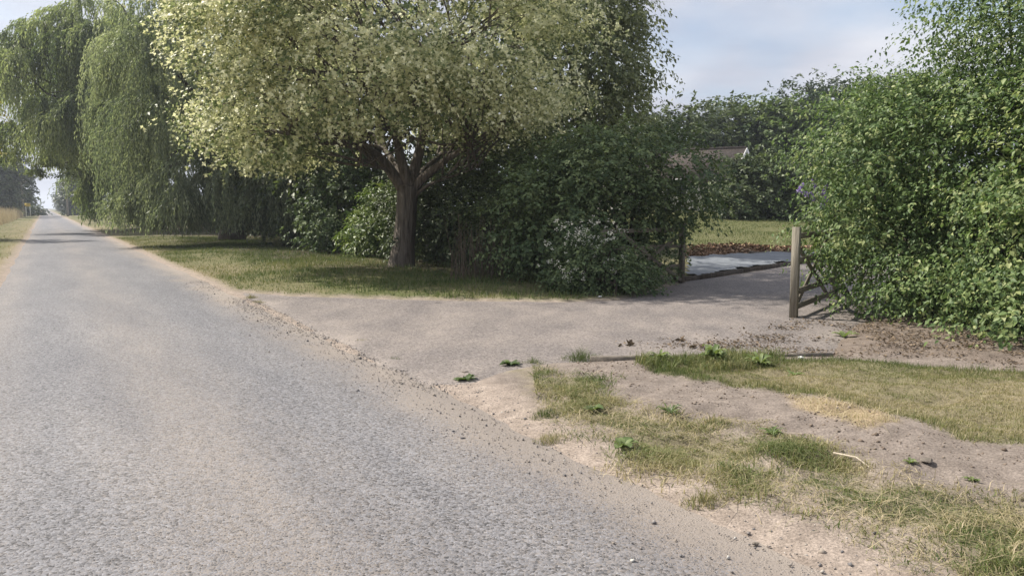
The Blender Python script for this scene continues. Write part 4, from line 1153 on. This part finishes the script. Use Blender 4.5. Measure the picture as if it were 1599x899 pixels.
stones('loose_gravel', 'loose grey chippings gathered along the lane edge', 150000, (-7, 4, 2.4, 18),
       lambda X, Y, m: np.exp(-((m['T'] - T1 + .12) / .42) ** 2) * (.25 + .75 * patch(X, Y, 1.4, 111)) * .75 + .012 * (np.abs(m['T'] - 1.5) < 1.5), .011, 'stone')
stones('gravel_patch', 'coarser loose stones where the drive meets the lane', 60000, (-5, 1.5, 6, 14),
       lambda X, Y, m: np.exp(-((m['T'] - T1 - .02) / .22) ** 2) * (m['drive'] < .5) * .8, .013, 'stone', tint=(.55, .22))
stones('soil_clods', 'crumbled lumps of dry soil on the bare strip', 24000, (.6, 6.5, 3, 9),
       lambda X, Y, m: ((m['road'] > .7) & (m['lawn'] > 0) & (m['strip'] > -.05) & (m['drive'] > .1)) * (.2 + .8 * patch(X, Y, 1.8, 113)) * .75, .016, 'clod')
for lab, px, py, s in [('pale flat stone lying on the bare soil near the dry lawn', 1447, 742, .07), ('small pink brown stone beside the dock weed at the drive corner', 727, 583, .06),
                       ('small pale stone on the sandy edge of the lane', 1180, 850, .03), ('little white stone at the foot of the climber', 937, 467, .07),
                       ('white litter scrap among the weeds by the kerb', 1250, 566, .06)]:
    p = g(px, py); p[2] = max(zg(p[0], p[1]), 0)
    v = unit(26); v = v * rng.uniform(.8, 1.1, (26, 1)) * np.array([s, s * .8, s * .45]) * .6 + p + (0, 0, s * .18)
    import bmesh
    bm = bmesh.new()
    for q in v: bm.verts.new(q)
    bmesh.ops.convex_hull(bm, input=bm.verts)
    me = bpy.data.meshes.new('stone'); bm.to_mesh(me); bm.free()
    me.materials.append(M['concrete'] if 'white' not in lab else M['white'])
    o = bpy.data.objects.new('stone', me); COL.objects.link(o); tag(o, lab, 'stone')

# kerb edging along the near side of the drive
root = tag(empty('kerb_edging', g(1120, 560)), 'row of weathered concrete edging stones along the near side of the drive', 'kerb')
k0, k1 = g(922, 566), g(1302, 558)
for q in range(3):
    a = k0 + (k1 - k0) * (q / 3.0); b = k0 + (k1 - k0) * ((q + .985) / 3.0)
    ofs = np.array([0, rng.normal() * .012, .006 - (q == 2) * .022 + rng.normal() * .008])
    m = MB(); m.box(a + ofs, b + ofs + (0, rng.normal() * .01, rng.normal() * .008), .055, .14, bev=.012); m.build('kerb_stone', M['concrete'], root)


def weed(name, label, px, py, n, size, spread=.9, width=.34, erect=.4, tint=.5, group=None, cat='weed'):
    p = g(px, py); p[2] = max(zg(p[0], p[1]), 0)
    root = tag(empty(name, p), label, cat, group)
    for k in range(n):
        a = rng.uniform(0, 2 * np.pi); L = size * rng.uniform(.6, 1.15); w = L * width * rng.uniform(.85, 1.2)
        d = np.array([math.cos(a), math.sin(a), 0]); sd = np.array([-d[1], d[0], 0])
        e = erect * rng.uniform(.5, 1.4); V = []; S = 6
        for s in range(S + 1):
            u = s / S
            c = p + d * (L * (u * spread)) + np.array([0, 0, L * (e * math.sin(u * 2.2) + .02)])
            ww = w * .5 * (math.sin(math.pi * min(1, u * .88 + .12)) ** .7 if s < S else 0.02) * (1 + .12 * math.sin(s * 2.4 + k))
            if s == 0: ww = .004
            V += [c - sd * ww + np.array([0, 0, ww * .35]), c, c + sd * ww + np.array([0, 0, ww * .35 + rng.normal() * .004])]
        F = []
        for s in range(S):
            b = s * 3
            F += [(b, b + 1, b + 4), (b, b + 4, b + 3), (b + 1, b + 2, b + 5), (b + 1, b + 5, b + 4)]
        mesh_obj('leaf', V, np.array(F), M['dock'], root, attrs={'tint': ('FACE', np.full(len(F), np.clip(rng.normal(tint, .18), 0, 1)))}, smooth=True)


weed('dock_weed', 'dark dock rosette at the corner where lane meets drive', 728, 594, 14, .13, erect=.22, width=.42, tint=.3)
weed('dock_weed', 'dark broad-leaved weed at the tip of the verge by the drive', 797, 571, 16, .14, erect=.25, width=.42, tint=.25)
weed('dock_weed', 'broad-leaved weed in the grass strip nearest the lane', 972, 708, 10, .12, erect=.25, width=.5, tint=.8)
weed('dock_weed', 'broad-leaved weed among grass halfway along the strip', 925, 655, 10, .10, erect=.25, width=.5, tint=.6)
weed('kerb_weed', 'bright green dandelion-like weed under the left end of the kerb', 1030, 576, 30, .15, width=.2, erect=.5, tint=.9)
weed('kerb_weed', 'tall bright green weed against the middle of the kerb', 1112, 574, 40, .19, width=.24, erect=.6, tint=.9)
weed('kerb_weed', 'bushy green weed just right of the kerb middle', 1186, 578, 36, .17, width=.2, erect=.6, tint=.9)
weed('kerb_weed', 'low weed on dry lawn edge below the kerb', 1240, 592, 18, .10, width=.24, erect=.3, tint=.85)
KERBG = pixpoly([(990, 562), (1225, 559), (1235, 584), (1120, 592), (1010, 590)])
blades('kerb_grass', 'lush green grass growing against the kerb', 15000, (1.0, 3.4, 6.8, 8.6), lambda X, Y, m: sstep(.1, -.12, sdf(KERBG, X, Y) + (fbm(X, Y, 3, 120) - .5) * .4),
       lambda X, Y, m: .03 + .11 * patch(X, Y, 3.0, 121), .006, lambda X, Y, m: .24 + .3 * fbm(X, Y, 4, 122), lean=1.1)
weed('soil_weed', 'fern-like green weed on the soil at the strip edge', 1205, 690, 40, .10, width=.14, erect=.35, tint=.75)
weed('soil_weed', 'feathery dark weed standing on the soil above the strip', 1045, 662, 44, .11, width=.08, erect=.45, tint=.55)
weed('soil_weed', 'little pale weed alone on the bare soil at right', 1518, 765, 14, .055, width=.3, erect=.3, tint=.9)
weed('soil_weed', 'small weed in the soil beside the pale flat stone', 1420, 742, 10, .06, width=.3, erect=.4, tint=.7)
weed('hedge_weed', 'light green weed in the leaf litter under the gate shrub', 1318, 527, 16, .17, width=.25, erect=.3, tint=.9)
# brighter tufts of grass at the drive corner
for lab, px, py, n, h in [('bright green grass tuft at the left end of the kerb', 908, 563, 420, .15), ('small green grass tuft on the verge tip', 832, 568, 160, .09),
                          ('dry grass tuft on the seam between lane and drive', 393, 466, 200, .10), ('small dry tuft on the seam further along', 405, 473, 120, .07),
                          ('tiny dry tuft on the seam of lane and drive', 565, 533, 90, .05), ('green sprig on the seam nearest the dock weed', 617, 562, 80, .05),
                          ('green tuft on sand beside the lane', 852, 658, 220, .08), ('dry tuft standing alone on the sandy edge', 860, 690, 200, .08),
                          ('brownish tuft nearest the sandy edge in front', 1100, 790, 260, .09)]:
    p = g(px, py); r = .16 if n > 300 else .09
    an_, rd_ = rng.uniform(0, 6.283, n), rng.random(n) ** .75
    X, Y = p[0] + np.cos(an_) * rd_ * r * 1.5, p[1] + np.sin(an_) * rd_ * r * .9
    P = np.column_stack([X, Y, np.maximum(height(X, Y), -.01)])
    hh = h * rng.uniform(.5, 1.2, n)
    dr_ = unit(n) * np.array([1, 1, 0]) * rng.uniform(.2, 1.4, (n, 1))
    hh = hh * (1.15 - .75 * rd_)
    tip = P + (dr_ + np.array([0, 0, 1])) * hh[:, None]; midp = P + (dr_ * .35 + np.array([0, 0, .6])) * hh[:, None]
    sd = unit(n) * np.array([1, 1, 0]) * .002
    V = np.stack([P - sd, P + sd, midp - sd * .8, midp + sd * .8, tip], 1).reshape(-1, 3)
    F = (np.array([(0, 1, 3), (0, 3, 2), (2, 3, 4)])[None] + (np.arange(n) * 5)[:, None, None]).reshape(-1, 3)
    base_t = .6 if 'dry' in lab or 'brown' in lab else .18
    tag(mesh_obj('grass_tuft', V, F, M['grass'], attrs={'tint': ('FACE', np.repeat(np.clip(rng.normal(base_t, .14, n), 0, 1), 3))}), lab, 'grass tuft')
# bleached stick and twigs
a, b, c = g(1300, 728), g(1336, 736), g(1364, 750)
m = MB(); m.tube([a + (0, 0, .09), b + (0, 0, .09), c + (0, 0, .06)], [.005, .006, .005], 6)
M['straw'] = noise_mat('bleached_stick', [(.3, (0.383, 0.323, 0.255)), (.7, (0.510, 0.451, 0.365))], 20)
tag(m.build('stick', M['straw'], smooth=True), 'bleached bent stick lying across the grass strip edge', 'stick')
m = MB(); pts = bez(g(1318, 634), g(1340, 630), g(1356, 650), 8); m.tube(pts + (0, 0, .08), .004, 5)
tag(m.build('stalk', M['straw'], smooth=True), 'arched dry grass stalk at the edge of the dry lawn', 'stalk')
for lab, px, py, s in [('crumpled brown leaf lying on the drive left of the litter', 978, 538, .09), ('crumpled brown leaf in the middle of the drive litter', 1062, 531, .08), ('crumpled leaf near the kerb end', 1085, 541, .07)]:
    p = g(px, py, .02); n = 9
    V, F, li = leaf_mesh(p + rng.normal(size=(n, 3)) * np.array([.03, .03, .006]), unit(n) * np.array([1, 1, .3]), unit(n) + np.array([0, 0, .6]), s, s * .6, 'oval')
    tag(mesh_obj('dead_leaf', V, F, M['litter'], attrs={'tint': ('FACE', rng.uniform(.2, .7, len(F)))}), lab, 'leaf')

# ------------------------------------------------------------------ summer haze
hm, hn, hl, ho = new_mat('summer_haze')
pv = hn.new('ShaderNodeVolumePrincipled')
pv.inputs['Color'].default_value = (.80, .87, 1.0, 1)
pv.inputs['Density'].default_value = .0006
pv.inputs['Anisotropy'].default_value = .2
hl.new(pv.outputs[0], ho.inputs['Volume'])
bx0, bx1, by0, by1, bz0, bz1 = -2400.0, 2400.0, -150.0, 2600.0, -3.0, 40.0
V = [(x, y, z) for z in (bz0, bz1) for x, y in ((bx0, by0), (bx1, by0), (bx1, by1), (bx0, by1))]
hz = mesh_obj('haze', V, np.array([(3, 2, 1, 0), (4, 5, 6, 7), (0, 1, 5, 4), (1, 2, 6, 5), (2, 3, 7, 6), (3, 0, 4, 7)]), hm)
tag(hz, kind='stuff')
